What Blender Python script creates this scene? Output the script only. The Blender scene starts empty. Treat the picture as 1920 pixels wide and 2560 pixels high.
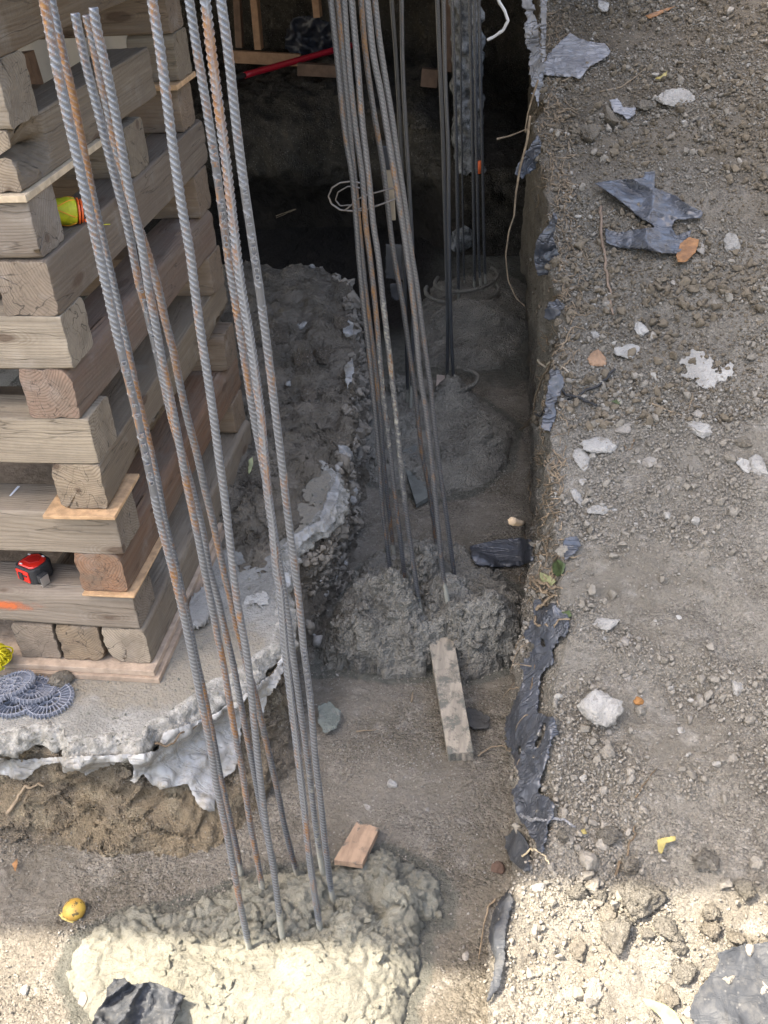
import bpy, math, random
import numpy as np
from mathutils import Vector, Matrix
from mathutils.bvhtree import BVHTree
random.seed(7); rng=np.random.default_rng(7)
C=bpy.context.scene.collection
sc=bpy.context.scene
# ------------------------------------------------------------------ camera calibration
F=2561.; CX,CY=960.,1280.
def _c(vx,vy): return np.array([vx-CX,-(vy-CY),-F])
Yc=_c(1390,-490); Yc/=np.linalg.norm(Yc)
Xc=-_c(-16400,770); Xc-=Xc.dot(Yc)*Yc; Xc/=np.linalg.norm(Xc)
Zc=np.cross(Xc,Yc)
R=np.array([Xc,Yc,Zc])
def ray(px,py): return R@np.array([px-CX,-(py-CY),-F])/F
CAM=-ray(384,1660)*(F*.14/118)
def onz(px,py,z):
    r=ray(px,py); return CAM+r*((z-CAM[2])/r[2])
def ony(px,py,y):
    r=ray(px,py); return CAM+r*((y-CAM[1])/r[1])
def onx(px,py,x):
    r=ray(px,py); return CAM+r*((x-CAM[0])/r[0])
def depth(p): return -(R.T@(np.array(p)-CAM))[2]
cd=bpy.data.cameras.new('camera'); co=bpy.data.objects.new('camera',cd); C.objects.link(co)
cd.sensor_fit='HORIZONTAL'; cd.sensor_width=36; cd.lens=36*F/1920; cd.clip_end=500; cd.clip_start=.05
M=Matrix.Identity(4)
for i in range(3):
    for j in range(3): M[i][j]=R[i][j]
    M[i][3]=CAM[i]
co.matrix_world=M; sc.camera=co
# ------------------------------------------------------------------ noise
def _h(i,j,k,s=0):
    h=(i.astype(np.int64)*374761393+j.astype(np.int64)*668265263+k.astype(np.int64)*2147483647+s*1274126177)&0xffffffff
    h=((h^(h>>13))*1274126177)&0xffffffff
    h=((h^(h>>16))*2246822519)&0xffffffff
    h=h^(h>>15)
    return (h&0xffffff)/float(0x1000000)
def noise(p,s=0):
    i=np.floor(p).astype(np.int64); f=p-i; u=f*f*f*(f*(f*6-15)+10)
    r=0
    for a in (0,1):
        wx=u[...,0] if a else 1-u[...,0]
        for b in (0,1):
            wy=u[...,1] if b else 1-u[...,1]
            for c in (0,1):
                wz=u[...,2] if c else 1-u[...,2]
                x,y,z=i[...,0]+a,i[...,1]+b,i[...,2]+c
                g=(_h(x,y,z,s)*2-1)*(f[...,0]-a)+(_h(x,y,z,s+11)*2-1)*(f[...,1]-b)+(_h(x,y,z,s+23)*2-1)*(f[...,2]-c)
                r=r+wx*wy*wz*g
    return r*1.3
def fbm(p,o=4,s=0,g=.5):
    r=0;a=1
    for k in range(o): r=r+a*noise(p*(2**k)+k*7.3,s+k); a*=g
    return r
def worley(p,s=0):
    i=np.floor(p).astype(np.int64)
    f1=np.full(p.shape[:-1],9.); f2=f1.copy(); idd=np.zeros(p.shape[:-1])
    for a in(-1,0,1):
        for b in(-1,0,1):
            for c in(-1,0,1):
                x,y,z=i[...,0]+a,i[...,1]+b,i[...,2]+c
                q=np.stack([x+_h(x,y,z,s+1),y+_h(x,y,z,s+2),z+_h(x,y,z,s+3)],-1)
                d=np.sqrt(((q-p)**2).sum(-1)); n=d<f1
                f2=np.where(n,f1,np.minimum(f2,d)); idd=np.where(n,_h(x,y,z,s+4),idd); f1=np.where(n,d,f1)
    return f1,f2,idd
def sstep(a,b,x):
    t=np.clip((x-a)/(b-a),0,1); return t*t*(3-2*t)
# ------------------------------------------------------------------ mesh + object helpers
def mk(name,V,Fc,mat,parent=None,smooth=True,attrs=None,loc=None):
    V=np.asarray(V,dtype=np.float32).reshape(-1,3)
    me=bpy.data.meshes.new(name)
    if isinstance(Fc,np.ndarray):
        n,k=Fc.shape
        me.vertices.add(len(V)); me.vertices.foreach_set('co',V.ravel())
        me.loops.add(n*k); me.loops.foreach_set('vertex_index',Fc.ravel().astype(np.int32))
        me.polygons.add(n); me.polygons.foreach_set('loop_start',np.arange(0,n*k,k,dtype=np.int32))
        me.update(calc_edges=True); me.validate()
    else:
        me.from_pydata([tuple(map(float,v)) for v in V],[],Fc); me.update()
    if smooth: me.polygons.foreach_set('use_smooth',np.ones(len(me.polygons),dtype=bool))
    if mat is not None: me.materials.append(mat)
    if attrs:
        for k,v in attrs.items():
            v=np.asarray(v,dtype=np.float32)
            if v.ndim==1:
                a=me.attributes.new(k,'FLOAT','POINT'); a.data.foreach_set('value',v)
            else:
                a=me.attributes.new(k,'FLOAT_VECTOR','POINT'); a.data.foreach_set('vector',v.ravel())
    o=bpy.data.objects.new(name,me); C.objects.link(o)
    if parent is not None: o.parent=parent
    if loc is not None: o.location=loc
    return o
def tag(o,label=None,cat=None,group=None,kind=None):
    if label: o['label']=label
    if cat: o['category']=cat
    if group: o['group']=group
    if kind: o['kind']=kind
    return o
def empty(name,loc=(0,0,0)):
    o=bpy.data.objects.new(name,None); C.objects.link(o); o.location=loc; o.empty_display_size=.05; return o
def gridfaces(nu,nv):
    i=np.arange(nu*nv).reshape(nu,nv)
    return np.stack([i[:-1,:-1],i[1:,:-1],i[1:,1:],i[:-1,1:]],-1).reshape(-1,4)
def normals(P):
    du=np.gradient(P,axis=0); dv=np.gradient(P,axis=1)
    n=np.cross(du,dv); n/=np.linalg.norm(n,axis=-1,keepdims=True)+1e-12; return n
BV=[]; BF=[]; BN=[0]
def bvh_add(P,st=2):
    Q=P[::st,::st]; nu,nv=Q.shape[:2]
    BV.append(Q.reshape(-1,3)); BF.append(gridfaces(nu,nv)+BN[0]); BN[0]+=nu*nv
SURF={}
def sheet(name,P,mat,disp,flip=False,attrs=None,st=2,label=None,cat=None,kind='structure',bv=True):
    N=normals(P)
    if flip: N=-N
    d=disp(P,N); P2=P+N*d[...,None]
    fa=gridfaces(*P.shape[:2])
    if flip: fa=fa[:,::-1]
    at={k:v.ravel() for k,v in (attrs(P2) if attrs else {}).items()}
    o=mk(name,P2,np.ascontiguousarray(fa),mat,attrs=at)
    tag(o,label,cat,kind=kind)
    if bv: bvh_add(P2,st)
    N2=normals(P2); N2=-N2 if flip else N2
    SURF[name]=(P2,N2)
    return o
def tube(path,rad,n=10,cap=True):
    P=np.asarray(path,float); m=len(P)
    T=np.gradient(P,axis=0); T/=np.linalg.norm(T,axis=1,keepdims=True)+1e-12
    up=np.array([.3,.2,1.]) if abs(T[0][2])<.9 else np.array([1.,.1,0])
    A=np.cross(T,up); A/=np.linalg.norm(A,axis=1,keepdims=True); B=np.cross(T,A)
    th=np.linspace(0,2*np.pi,n,endpoint=False)
    rad=np.broadcast_to(np.asarray(rad,float).reshape(-1,1) if np.ndim(rad) else rad,(m,n))
    V=P[:,None]+rad[...,None]*(A[:,None]*np.cos(th)[None,:,None]+B[:,None]*np.sin(th)[None,:,None])
    i=np.arange(m*n).reshape(m,n); j=np.roll(i,-1,axis=1)
    fa=np.stack([i[:-1],j[:-1],j[1:],i[1:]],-1).reshape(-1,4)
    V=V.reshape(-1,3)
    if cap:
        V=np.vstack([V,P[0],P[-1]]); a=m*n; 
        c1=np.stack([np.full(n,a),j[0],i[0],np.full(n,a)],-1); c2=np.stack([np.full(n,a+1),i[-1],j[-1],np.full(n,a+1)],-1)
        return V,[tuple(f) for f in fa.tolist()]+[tuple(f[:3]) for f in c1.tolist()]+[tuple(f[:3]) for f in c2.tolist()]
    return V,[tuple(f) for f in fa.tolist()]
class MB:
    def __init__(s): s.V=[];s.F=[];s.n=0
    def add(s,V,Fc):
        V=np.asarray(V,float).reshape(-1,3); s.V.append(V)
        s.F+= [tuple(int(i)+s.n for i in f) for f in Fc]; s.n+=len(V); return s
    def box(s,c,d,rot=None,j=0):
        c=np.array(c,float); d=np.array(d,float)/2
        v=np.array([[x,y,z] for x in(-1,1) for y in(-1,1) for z in(-1,1)],float)*d
        if rot is not None: v=v@np.array(rot).T
        s.add(v+c,[(0,1,3,2),(4,6,7,5),(0,4,5,1),(2,3,7,6),(0,2,6,4),(1,5,7,3)]); return s
    def tube(s,path,r,n=8):
        V,f=tube(path,r,n); return s.add(V,f)
    def build(s,name,mat,parent=None,smooth=False,loc=None,bevel=0):
        o=mk(name,np.vstack(s.V),s.F,mat,parent,smooth,loc=loc)
        if bevel:
            m=o.modifiers.new('b','BEVEL'); m.width=bevel; m.segments=2; m.limit_method='ANGLE'
        return o
def catmull(P,ds):
    P=np.asarray(P,float)
    Q=np.vstack([2*P[0]-P[1],P,2*P[-1]-P[-2]]); out=[]
    for i in range(1,len(Q)-2):
        L=np.linalg.norm(Q[i+1]-Q[i]); n=max(2,int(L/ds)); t=np.linspace(0,1,n,endpoint=False)[:,None]
        a,b,c,d=Q[i-1],Q[i],Q[i+1],Q[i+2]
        out.append(.5*((2*b)+(-a+c)*t+(2*a-5*b+4*c-d)*t*t+(-a+3*b-3*c+d)*t**3))
    out.append(P[-1:]); return np.vstack(out)
def resamp(P,n):
    P=np.asarray(P,float); d=np.r_[0,np.cumsum(np.linalg.norm(np.diff(P,axis=0),axis=1))]
    t=np.linspace(0,d[-1],n); return np.stack([np.interp(t,d,P[:,k]) for k in range(P.shape[1])],-1)
# ------------------------------------------------------------------ materials
def nt(name):
    m=bpy.data.materials.new(name); m.use_nodes=True; t=m.node_tree
    b=t.nodes['Principled BSDF']; return m,t,b
def N(t,ty,**k):
    n=t.nodes.new(ty)
    for a,v in k.items():
        if a in n.inputs: n.inputs[a].default_value=v
        else: setattr(n,a,v)
    return n
def L(t,a,b): t.links.new(a,b)
def mixc(t,fac,a,b,bt='MIX'):
    n=t.nodes.new('ShaderNodeMix'); n.data_type='RGBA'; n.blend_type=bt
    for s,v in ((n.inputs[0],fac),(n.inputs[6],a),(n.inputs[7],b)):
        if isinstance(v,bpy.types.NodeSocket): L(t,v,s)
        elif isinstance(v,(int,float)): s.default_value=v
        else: s.default_value=(*v,1)
    return n.outputs[2]
def mth(t,op,a,b=None,c=None,cl=False):
    n=t.nodes.new('ShaderNodeMath'); n.operation=op; n.use_clamp=cl
    for s,v in zip(n.inputs,(a,b,c)):
        if v is None: continue
        if isinstance(v,bpy.types.NodeSocket): L(t,v,s)
        else: s.default_value=v
    return n.outputs[0]
def ramp(t,f,a,b):
    n=t.nodes.new('ShaderNodeMapRange'); n.interpolation_type='SMOOTHSTEP'
    L(t,f,n.inputs[0]); n.inputs[1].default_value=a; n.inputs[2].default_value=b; return n.outputs[0]
def ntex(t,vec,sc,det=4,ro=.55,dis=0):
    n=N(t,'ShaderNodeTexNoise'); n.inputs['Scale'].default_value=sc; n.inputs['Detail'].default_value=det
    n.inputs['Roughness'].default_value=ro; n.inputs['Distortion'].default_value=dis; L(t,vec,n.inputs['Vector']); return n.outputs[0]
def vtex(t,vec,sc,out='Distance',feat='F1',rand=1):
    n=N(t,'ShaderNodeTexVoronoi'); n.feature=feat; n.inputs['Scale'].default_value=sc; n.inputs['Randomness'].default_value=rand
    L(t,vec,n.inputs['Vector']); return n.outputs[out]
def sep(t,c,i):
    n=t.nodes.new('ShaderNodeSeparateColor'); L(t,c,n.inputs[0]); return n.outputs[i]
def bump(t,b,h,st=.5,dist=.01,prev=None):
    n=t.nodes.new('ShaderNodeBump'); n.inputs['Strength'].default_value=st; n.inputs['Distance'].default_value=dist
    L(t,h,n.inputs['Height'])
    if prev is not None: L(t,prev,n.inputs['Normal'])
    if b is not None: L(t,n.outputs[0],b.inputs['Normal'])
    return n.outputs[0]
def pos(t): return N(t,'ShaderNodeNewGeometry').outputs['Position']
def attr(t,name,out='Fac'):
    n=N(t,'ShaderNodeAttribute'); n.attribute_name=name; return n.outputs[out]
def soil(name,c1,c2,c3,wetc=None,gran=1.,speck=.5,rough=.95,cell=True):
    """c1 base, c2 darker/moister patches, c3 dusty pale; 'wet' attribute blends to cement colour"""
    m,t,b=nt(name); p=pos(t)
    big=ntex(t,p,2.3,5,.6); mid=ntex(t,p,14,4,.6)
    col=mixc(t,ramp(t,big,.38,.62),c1,c2); col=mixc(t,ramp(t,mid,.5,.75),col,c3)
    v=N(t,'ShaderNodeTexVoronoi'); v.inputs['Scale'].default_value=95; L(t,p,v.inputs['Vector'])
    cr=sep(t,v.outputs['Color'],0)
    v2=N(t,'ShaderNodeTexVoronoi'); v2.inputs['Scale'].default_value=230; L(t,p,v2.inputs['Vector'])
    cr2=sep(t,v2.outputs['Color'],1)
    fac=mth(t,'ADD',mth(t,'MULTIPLY_ADD',cr,.40,.72),mth(t,'MULTIPLY_ADD',cr2,.5,-.2))
    g=t.nodes.new('ShaderNodeCombineColor'); [L(t,fac,g.inputs[i]) for i in range(3)]
    pat=ramp(t,ntex(t,p,3.2,5,.6),.40,.60)
    if cell: col=mixc(t,mth(t,'MULTIPLY_ADD',pat,.75,.2),col,g.outputs[0],'MULTIPLY')
    # pale grit specks
    v3=N(t,'ShaderNodeTexVoronoi'); v3.inputs['Scale'].default_value=150; L(t,p,v3.inputs['Vector'])
    sp=mth(t,'MULTIPLY',mth(t,'GREATER_THAN',sep(t,v3.outputs['Color'],2),.93),mth(t,'LESS_THAN',v3.outputs['Distance'],.42))
    col=mixc(t,mth(t,'MULTIPLY',sp,speck),col,(.52,.50,.46))
    if wetc:
        wet=attr(t,'wet'); w=ramp(t,mth(t,'ADD',wet,mth(t,'MULTIPLY_ADD',ntex(t,p,22,3),.6,-.3)),.35,.65)
        wc=mixc(t,ramp(t,ntex(t,p,30,4),.4,.65),wetc,[x*.78 for x in wetc])
        col=mixc(t,w,col,wc)
    L(t,col,b.inputs['Base Color']); b.inputs['Roughness'].default_value=rough
    b.inputs['Specular IOR Level'].default_value=.25
    n1=bump(t,None,ntex(t,p,55,7,.75),1.*gran,.022)
    n2=bump(t,None,mth(t,'MULTIPLY',mth(t,'SUBTRACT',1.,v.outputs['Distance']),mth(t,'MULTIPLY_ADD',pat,.8,.2)),1.*gran,.012,n1)
    bump(t,b,mth(t,'MULTIPLY',mth(t,'SUBTRACT',1.,v2.outputs['Distance']),mth(t,'MULTIPLY_ADD',pat,.6,.4)),.8*gran,.004,n2)
    return m
m_bank=soil('loose_soil',(.29,.272,.232),(.22,.202,.167),(.35,.332,.292),speck=.35)
m_floor=soil('trench_soil',(.235,.215,.18),(.18,.162,.13),(.30,.28,.24),wetc=(.15,.15,.128),speck=.35)
m_wall=soil('clay_wall',(.26,.21,.14),(.19,.165,.13),(.33,.285,.20),gran=1.2,speck=.3)
m_berm=soil('berm_soil',(.175,.15,.12),(.135,.115,.09),(.22,.195,.155),gran=1.2,speck=.4)
m_dark=soil('shade_dark_soil',(.075,.067,.054),(.05,.044,.035),(.10,.088,.07),gran=1.2,speck=.3)  # base colour darkened to imitate the shade behind the trench
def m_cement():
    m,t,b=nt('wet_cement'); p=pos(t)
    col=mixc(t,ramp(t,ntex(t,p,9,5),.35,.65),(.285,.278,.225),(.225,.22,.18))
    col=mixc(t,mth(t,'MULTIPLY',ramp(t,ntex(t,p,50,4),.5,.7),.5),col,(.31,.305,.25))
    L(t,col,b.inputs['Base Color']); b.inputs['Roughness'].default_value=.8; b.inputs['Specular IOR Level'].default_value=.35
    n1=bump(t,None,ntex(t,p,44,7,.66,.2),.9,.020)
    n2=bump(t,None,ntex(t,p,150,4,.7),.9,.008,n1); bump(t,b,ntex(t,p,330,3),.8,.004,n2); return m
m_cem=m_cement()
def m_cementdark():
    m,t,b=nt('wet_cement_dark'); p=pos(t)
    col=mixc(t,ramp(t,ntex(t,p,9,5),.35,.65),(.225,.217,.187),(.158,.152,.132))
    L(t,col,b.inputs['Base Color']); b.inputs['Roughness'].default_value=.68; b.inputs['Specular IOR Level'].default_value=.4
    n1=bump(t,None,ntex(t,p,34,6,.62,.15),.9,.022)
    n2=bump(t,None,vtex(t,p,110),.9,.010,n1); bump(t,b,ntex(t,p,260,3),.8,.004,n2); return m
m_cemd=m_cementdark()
def m_conc(name,a,b_,st=1.,dust=None):
    m,t,b=nt(name); p=pos(t)
    col=mixc(t,ramp(t,ntex(t,p,5,5),.35,.65),a,b_)
    col=mixc(t,mth(t,'MULTIPLY',ramp(t,ntex(t,p,70,4),.45,.7),.35),col,[x*.6 for x in a])
    if dust:
        d=ramp(t,mth(t,'ADD',attr(t,'wet'),mth(t,'MULTIPLY_ADD',ntex(t,p,12,5),1.2,-.6)),.3,.7)
        col=mixc(t,d,col,dust)
    ag=vtex(t,p,75,'Color'); col=mixc(t,mth(t,'MULTIPLY',mth(t,'GREATER_THAN',sep(t,ag,0),.86),.45),col,(.2,.19,.17))
    L(t,col,b.inputs['Base Color']); b.inputs['Roughness'].default_value=.9; b.inputs['Specular IOR Level'].default_value=.25
    n1=bump(t,None,ntex(t,p,45,7,.7),.7*st,.01); bump(t,b,vtex(t,p,120),.5*st,.004,n1); return m
m_slab=m_conc('old_concrete',(.31,.305,.28),(.22,.216,.195),1.2,dust=(.24,.22,.18))
m_stone=m_conc('pale_concrete',(.42,.415,.39),(.30,.295,.275),1.3)
m_stone2=m_conc('grey_stone',(.30,.285,.255),(.24,.225,.20),.8)
m_clod=soil('clod_soil',(.225,.205,.168),(.18,.162,.13),(.28,.26,.215),speck=.2,cell=False)
m_clod2=soil('grey_clod_soil',(.19,.178,.152),(.14,.129,.105),(.24,.225,.19),speck=.2,cell=False)
m_pile=m_conc('rough_pier_concrete',(.32,.33,.33),(.07,.073,.073),1.8)
for n_ in m_pile.node_tree.nodes:
    if n_.type=='TEX_NOISE' and abs(n_.inputs['Scale'].default_value-5)<.1: n_.inputs['Scale'].default_value=22
def plain(name,col,rough=.6,metal=0,spec=.4,bmp=0,bs=60,var=.0,vs=20,alpha=None,trans=0):
    m,t,b=nt(name)
    if var:
        p=pos(t); c=mixc(t,ramp(t,ntex(t,p,vs,4),.35,.65),col,[x*(1-var) for x in col]); L(t,c,b.inputs['Base Color'])
    else: b.inputs['Base Color'].default_value=(*col,1)
    b.inputs['Roughness'].default_value=rough; b.inputs['Metallic'].default_value=metal; b.inputs['Specular IOR Level'].default_value=spec
    if bmp: bump(t,b,ntex(t,pos(t),bs,5),bmp,.01)
    if trans: b.inputs['Transmission Weight'].default_value=trans
    return m
def m_plastic(name,c1,c2,rough,dusty,dcol=(.33,.31,.28),spec=.5,trans=0.,cre_s=1.):
    m,t,b=nt(name); p=pos(t)
    n=N(t,'ShaderNodeMapping'); n.inputs['Scale'].default_value=(14,5,9); n.inputs['Rotation'].default_value=(.3,.6,.9); L(t,p,n.inputs[0])
    col=mixc(t,ramp(t,ntex(t,p,7,4,.6,.8),.35,.65),c1,c2)
    d=mth(t,'MULTIPLY',ramp(t,ntex(t,p,30,7,.75),.45,.72),dusty)
    col=mixc(t,d,col,dcol)
    v3=N(t,'ShaderNodeTexVoronoi'); v3.inputs['Scale'].default_value=110; L(t,p,v3.inputs['Vector'])
    sp=mth(t,'MULTIPLY',mth(t,'GREATER_THAN',sep(t,v3.outputs['Color'],2),.9),mth(t,'LESS_THAN',v3.outputs['Distance'],.3))
    col=mixc(t,mth(t,'MULTIPLY',sp,.12),col,(.4,.39,.36))
    L(t,col,b.inputs['Base Color']); L(t,mth(t,'MULTIPLY_ADD',d,.45,rough,cl=True),b.inputs['Roughness'])
    b.inputs['Specular IOR Level'].default_value=spec
    if trans: b.inputs['Transmission Weight'].default_value=trans
    cz=N(t,'ShaderNodeMapping'); cz.inputs['Scale'].default_value=(5,26,11); cz.inputs['Rotation'].default_value=(.5,.3,.7); L(t,p,cz.inputs[0])
    cre=mth(t,'ABSOLUTE',mth(t,'SUBTRACT',ntex(t,cz.outputs[0],1.3,3,.55,.6),.5)); n0=bump(t,None,mth(t,'MINIMUM',cre,.06),cre_s,.10)
    n1=bump(t,None,ntex(t,n.outputs[0],1.6,4,.5,1.),.5,.012,n0)
    bump(t,b,ntex(t,p,120,3),.15,.002,n1); return m
m_poly=m_plastic('clear_polyethylene',(.42,.43,.43),(.31,.305,.285),.3,.95,(.27,.245,.19),.6,cre_s=.55)
def translucent(m,lo,hi):
    t=m.node_tree; b=t.nodes['Principled BSDF']; tr=N(t,'ShaderNodeBsdfTransparent'); mx=N(t,'ShaderNodeMixShader')
    f=mth(t,'MULTIPLY_ADD',ramp(t,ntex(t,pos(t),11,5,.6),.35,.65),hi-lo,lo); L(t,f,mx.inputs[0]); L(t,tr.outputs[0],mx.inputs[1]); L(t,b.outputs[0],mx.inputs[2]); L(t,mx.outputs[0],t.nodes['Material Output'].inputs['Surface'])
translucent(m_poly,.55,.95)
m_black=m_plastic('black_polyethylene',(.030,.036,.047),(.062,.071,.088),.34,.35,(.15,.152,.155),.8,cre_s=.75)
m_blackdusty=m_plastic('dusty_black_polyethylene',(.03,.034,.04),(.05,.055,.062),.55,.7,(.10,.10,.097),.25,cre_s=.3)
m_greysheet=m_plastic('weathered_grey_polyethylene',(.24,.25,.27),(.17,.175,.19),.35,.6,(.33,.32,.30),.6)
def m_wood():
    m,t,b=nt('weathered_timber')
    wc=N(t,'ShaderNodeAttribute'); wc.attribute_name='wc'
    w=wc.outputs['Vector']
    mp=N(t,'ShaderNodeMapping'); mp.inputs['Scale'].default_value=(2.,9,9); L(t,w,mp.inputs[0])
    wn=N(t,'ShaderNodeTexNoise'); wn.inputs['Scale'].default_value=1.; wn.inputs['Detail'].default_value=2; L(t,mp.outputs[0],wn.inputs['Vector'])
    s=N(t,'ShaderNodeSeparateXYZ'); L(t,w,s.inputs[0])
    y,z=s.outputs[1],s.outputs[2]
    r=mth(t,'SQRT',mth(t,'ADD',mth(t,'MULTIPLY',y,y),mth(t,'MULTIPLY',z,z)))
    rr=mth(t,'MULTIPLY_ADD',wn.outputs[0],.055,r)
    ringv=mth(t,'SINE',mth(t,'MULTIPLY',rr,830.))
    ringv=mth(t,'POWER',mth(t,'MULTIPLY_ADD',ringv,.5,.5),2.2)
    # long fibres
    mp2=N(t,'ShaderNodeMapping'); mp2.inputs['Scale'].default_value=(3,90,90); L(t,w,mp2.inputs[0])
    fib=ntex(t,mp2.outputs[0],1.,5,.65)
    mp3=N(t,'ShaderNodeMapping'); mp3.inputs['Scale'].default_value=(2.,14,14); L(t,w,mp3.inputs[0])
    blot=ntex(t,mp3.outputs[0],1.,5,.6); blot2=ntex(t,w,9,5,.6)
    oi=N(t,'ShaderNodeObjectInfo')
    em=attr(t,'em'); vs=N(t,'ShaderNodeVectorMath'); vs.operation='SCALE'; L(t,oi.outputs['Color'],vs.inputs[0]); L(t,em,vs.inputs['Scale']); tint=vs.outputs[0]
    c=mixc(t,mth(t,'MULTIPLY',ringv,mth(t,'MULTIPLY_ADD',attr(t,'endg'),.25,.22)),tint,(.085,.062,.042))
    c=mixc(t,mth(t,'MULTIPLY',ramp(t,fib,.40,.8),.28),c,(.34,.30,.24))
    c=mixc(t,mth(t,'MULTIPLY',ramp(t,blot,.42,.72),.55),c,(.115,.092,.07))
    c=mixc(t,mth(t,'MULTIPLY',ramp(t,ntex(t,w,4,6,.7),.46,.66),.35),c,(.13,.105,.08))
    c=mixc(t,mth(t,'MULTIPLY',ramp(t,blot2,.55,.78),.25),c,(.36,.345,.32))
    mk_=N(t,'ShaderNodeMapping'); mk_.inputs['Scale'].default_value=(3.2,9,9); L(t,w,mk_.inputs[0])
    vk=N(t,'ShaderNodeTexVoronoi'); vk.inputs['Scale'].default_value=1.; L(t,mk_.outputs[0],vk.inputs['Vector'])
    kd=mth(t,'MULTIPLY_ADD',ntex(t,w,40,3),.06,vk.outputs['Distance']); kn=mth(t,'SUBTRACT',1.,ramp(t,kd,.13,.19)); kr=mth(t,'MULTIPLY',mth(t,'SUBTRACT',1.,ramp(t,kd,.2,.42)),mth(t,'MULTIPLY_ADD',mth(t,'SINE',mth(t,'MULTIPLY',kd,150.)),.5,.5))
    c=mixc(t,mth(t,'MULTIPLY',kr,.4),c,(.12,.09,.065)); c=mixc(t,mth(t,'MULTIPLY',kn,.75),c,(.07,.045,.03))
    dirt=ramp(t,ntex(t,pos(t),6.5,8,.68),.50,.70); c=mixc(t,mth(t,'MULTIPLY',dirt,.45),c,(.12,.105,.085))
    # drying cracks
    mp4=N(t,'ShaderNodeMapping'); mp4.inputs['Scale'].default_value=(.8,12,12); L(t,w,mp4.inputs[0])
    ck=ntex(t,mp4.outputs[0],1.,4,.5); ckm=mth(t,'SUBTRACT',1.,ramp(t,mth(t,'ABSOLUTE',mth(t,'SUBTRACT',ck,.52)),.0,.006))
    c=mixc(t,mth(t,'MULTIPLY',ckm,.4),c,(.03,.025,.02))
    # radial end checks, only on the sawn ends
    ang=mth(t,'ARCTAN2',z,y)
    av=N(t,'ShaderNodeCombineXYZ'); L(t,mth(t,'MULTIPLY',ang,1.5),av.inputs[0]); L(t,mth(t,'MULTIPLY',r,3.),av.inputs[1])
    e=attr(t,'endg'); rc=ntex(t,av.outputs[0],1.6,3,.5); rcm=mth(t,'SUBTRACT',1.,ramp(t,mth(t,'ABSOLUTE',mth(t,'SUBTRACT',rc,.5)),.0,.006))
    c=mixc(t,mth(t,'MULTIPLY',mth(t,'MULTIPLY',rcm,e),.8),c,(.03,.025,.02))
    L(t,c,b.inputs['Base Color']); b.inputs['Roughness'].default_value=.78; b.inputs['Specular IOR Level'].default_value=.3
    h=mth(t,'SUBTRACT',mth(t,'MULTIPLY_ADD',ringv,-.35,mth(t,'MULTIPLY',fib,.6)),mth(t,'MULTIPLY',ckm,1.5))
    n1=bump(t,None,h,.55,.003); bump(t,b,ntex(t,w,70,5,.6),.3,.004,n1)
    return m
m_timber=m_wood()
def m_rebar(name,base,metal,rustc=(.16,.062,.012)):
    m,t,b=nt(name); oi=N(t,'ShaderNodeObjectInfo'); col=oi.outputs['Color']   # r: rust, g: mud/cement, b: darkness
    p=pos(t); rnd=mth(t,'MULTIPLY',oi.outputs['Random'],40.)
    cb=N(t,'ShaderNodeCombineXYZ'); L(t,rnd,cb.inputs[0]); L(t,rnd,cb.inputs[2])
    va=N(t,'ShaderNodeVectorMath'); va.operation='ADD'; L(t,p,va.inputs[0]); L(t,cb.outputs[0],va.inputs[1]); q=va.outputs[0]
    mp=N(t,'ShaderNodeMapping'); mp.inputs['Scale'].default_value=(110,110,26); L(t,q,mp.inputs[0])
    n=mth(t,'ADD',mth(t,'MULTIPLY',ntex(t,mp.outputs[0],1.,5,.65),.55),mth(t,'MULTIPLY',ntex(t,q,5.5,3,.5),.45))
    lug=attr(t,'lug')
    r0=mth(t,'SUBTRACT',.66,mth(t,'MULTIPLY',sep(t,col,0),.27))
    rf=mth(t,'MULTIPLY',mth(t,'DIVIDE',mth(t,'SUBTRACT',n,r0),.10,cl=True),1.,cl=True)
    rf=mth(t,'MULTIPLY',rf,mth(t,'MULTIPLY_ADD',lug,-.45,.92))
    c=mixc(t,ntex(t,q,25,3),[x*.62 for x in base],[x*.36 for x in base]); c=mixc(t,mth(t,'MULTIPLY',lug,.75),c,[min(1,x*1.55) for x in base])
    c=mixc(t,rf,c,mixc(t,ramp(t,ntex(t,q,160,3),.3,.7),rustc,(.27,.135,.03)))
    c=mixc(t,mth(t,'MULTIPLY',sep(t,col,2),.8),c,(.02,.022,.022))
    mud=ramp(t,mth(t,'ADD',attr(t,'mud'),mth(t,'MULTIPLY_ADD',ntex(t,q,70,4),1.1,-.55)),.35,.6)
    c=mixc(t,mud,c,(.27,.27,.23))
    L(t,c,b.inputs['Base Color'])
    L(t,mth(t,'MULTIPLY',mth(t,'SUBTRACT',1.,mth(t,'MAXIMUM',rf,mud)),metal),b.inputs['Metallic'])
    L(t,mth(t,'MULTIPLY_ADD',mth(t,'MAXIMUM',rf,mud),.40,.36),b.inputs['Roughness'])
    bump(t,b,ntex(t,q,420,3),.25,.0015); return m
m_bar=m_rebar('mill_scale_steel',(.255,.28,.32),.55)
m_bard=m_rebar('dull_steel',(.19,.20,.215),.45,(.16,.075,.025))
m_root=plain('dry_root',(.28,.22,.15),.85,bmp=.4,var=.35,vs=30)
m_rootd=plain('brown_root',(.15,.11,.07),.85,bmp=.4,var=.35,vs=30)
m_ply=plain('fresh_plywood',(.52,.34,.19),.75,bmp=.3,bs=90,var=.3,vs=40)
m_plate=plain('pale_sill_board',(.42,.33,.25),.8,bmp=.4,bs=70,var=.3,vs=25)
m_red=plain('red_shell',(.62,.02,.012),.3,spec=.6)
m_rubber=plain('black_rubber',(.025,.027,.03),.6,bmp=.2,bs=200)
m_chrome=plain('steel_hook',(.55,.56,.58),.3,metal=.9)
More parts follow.
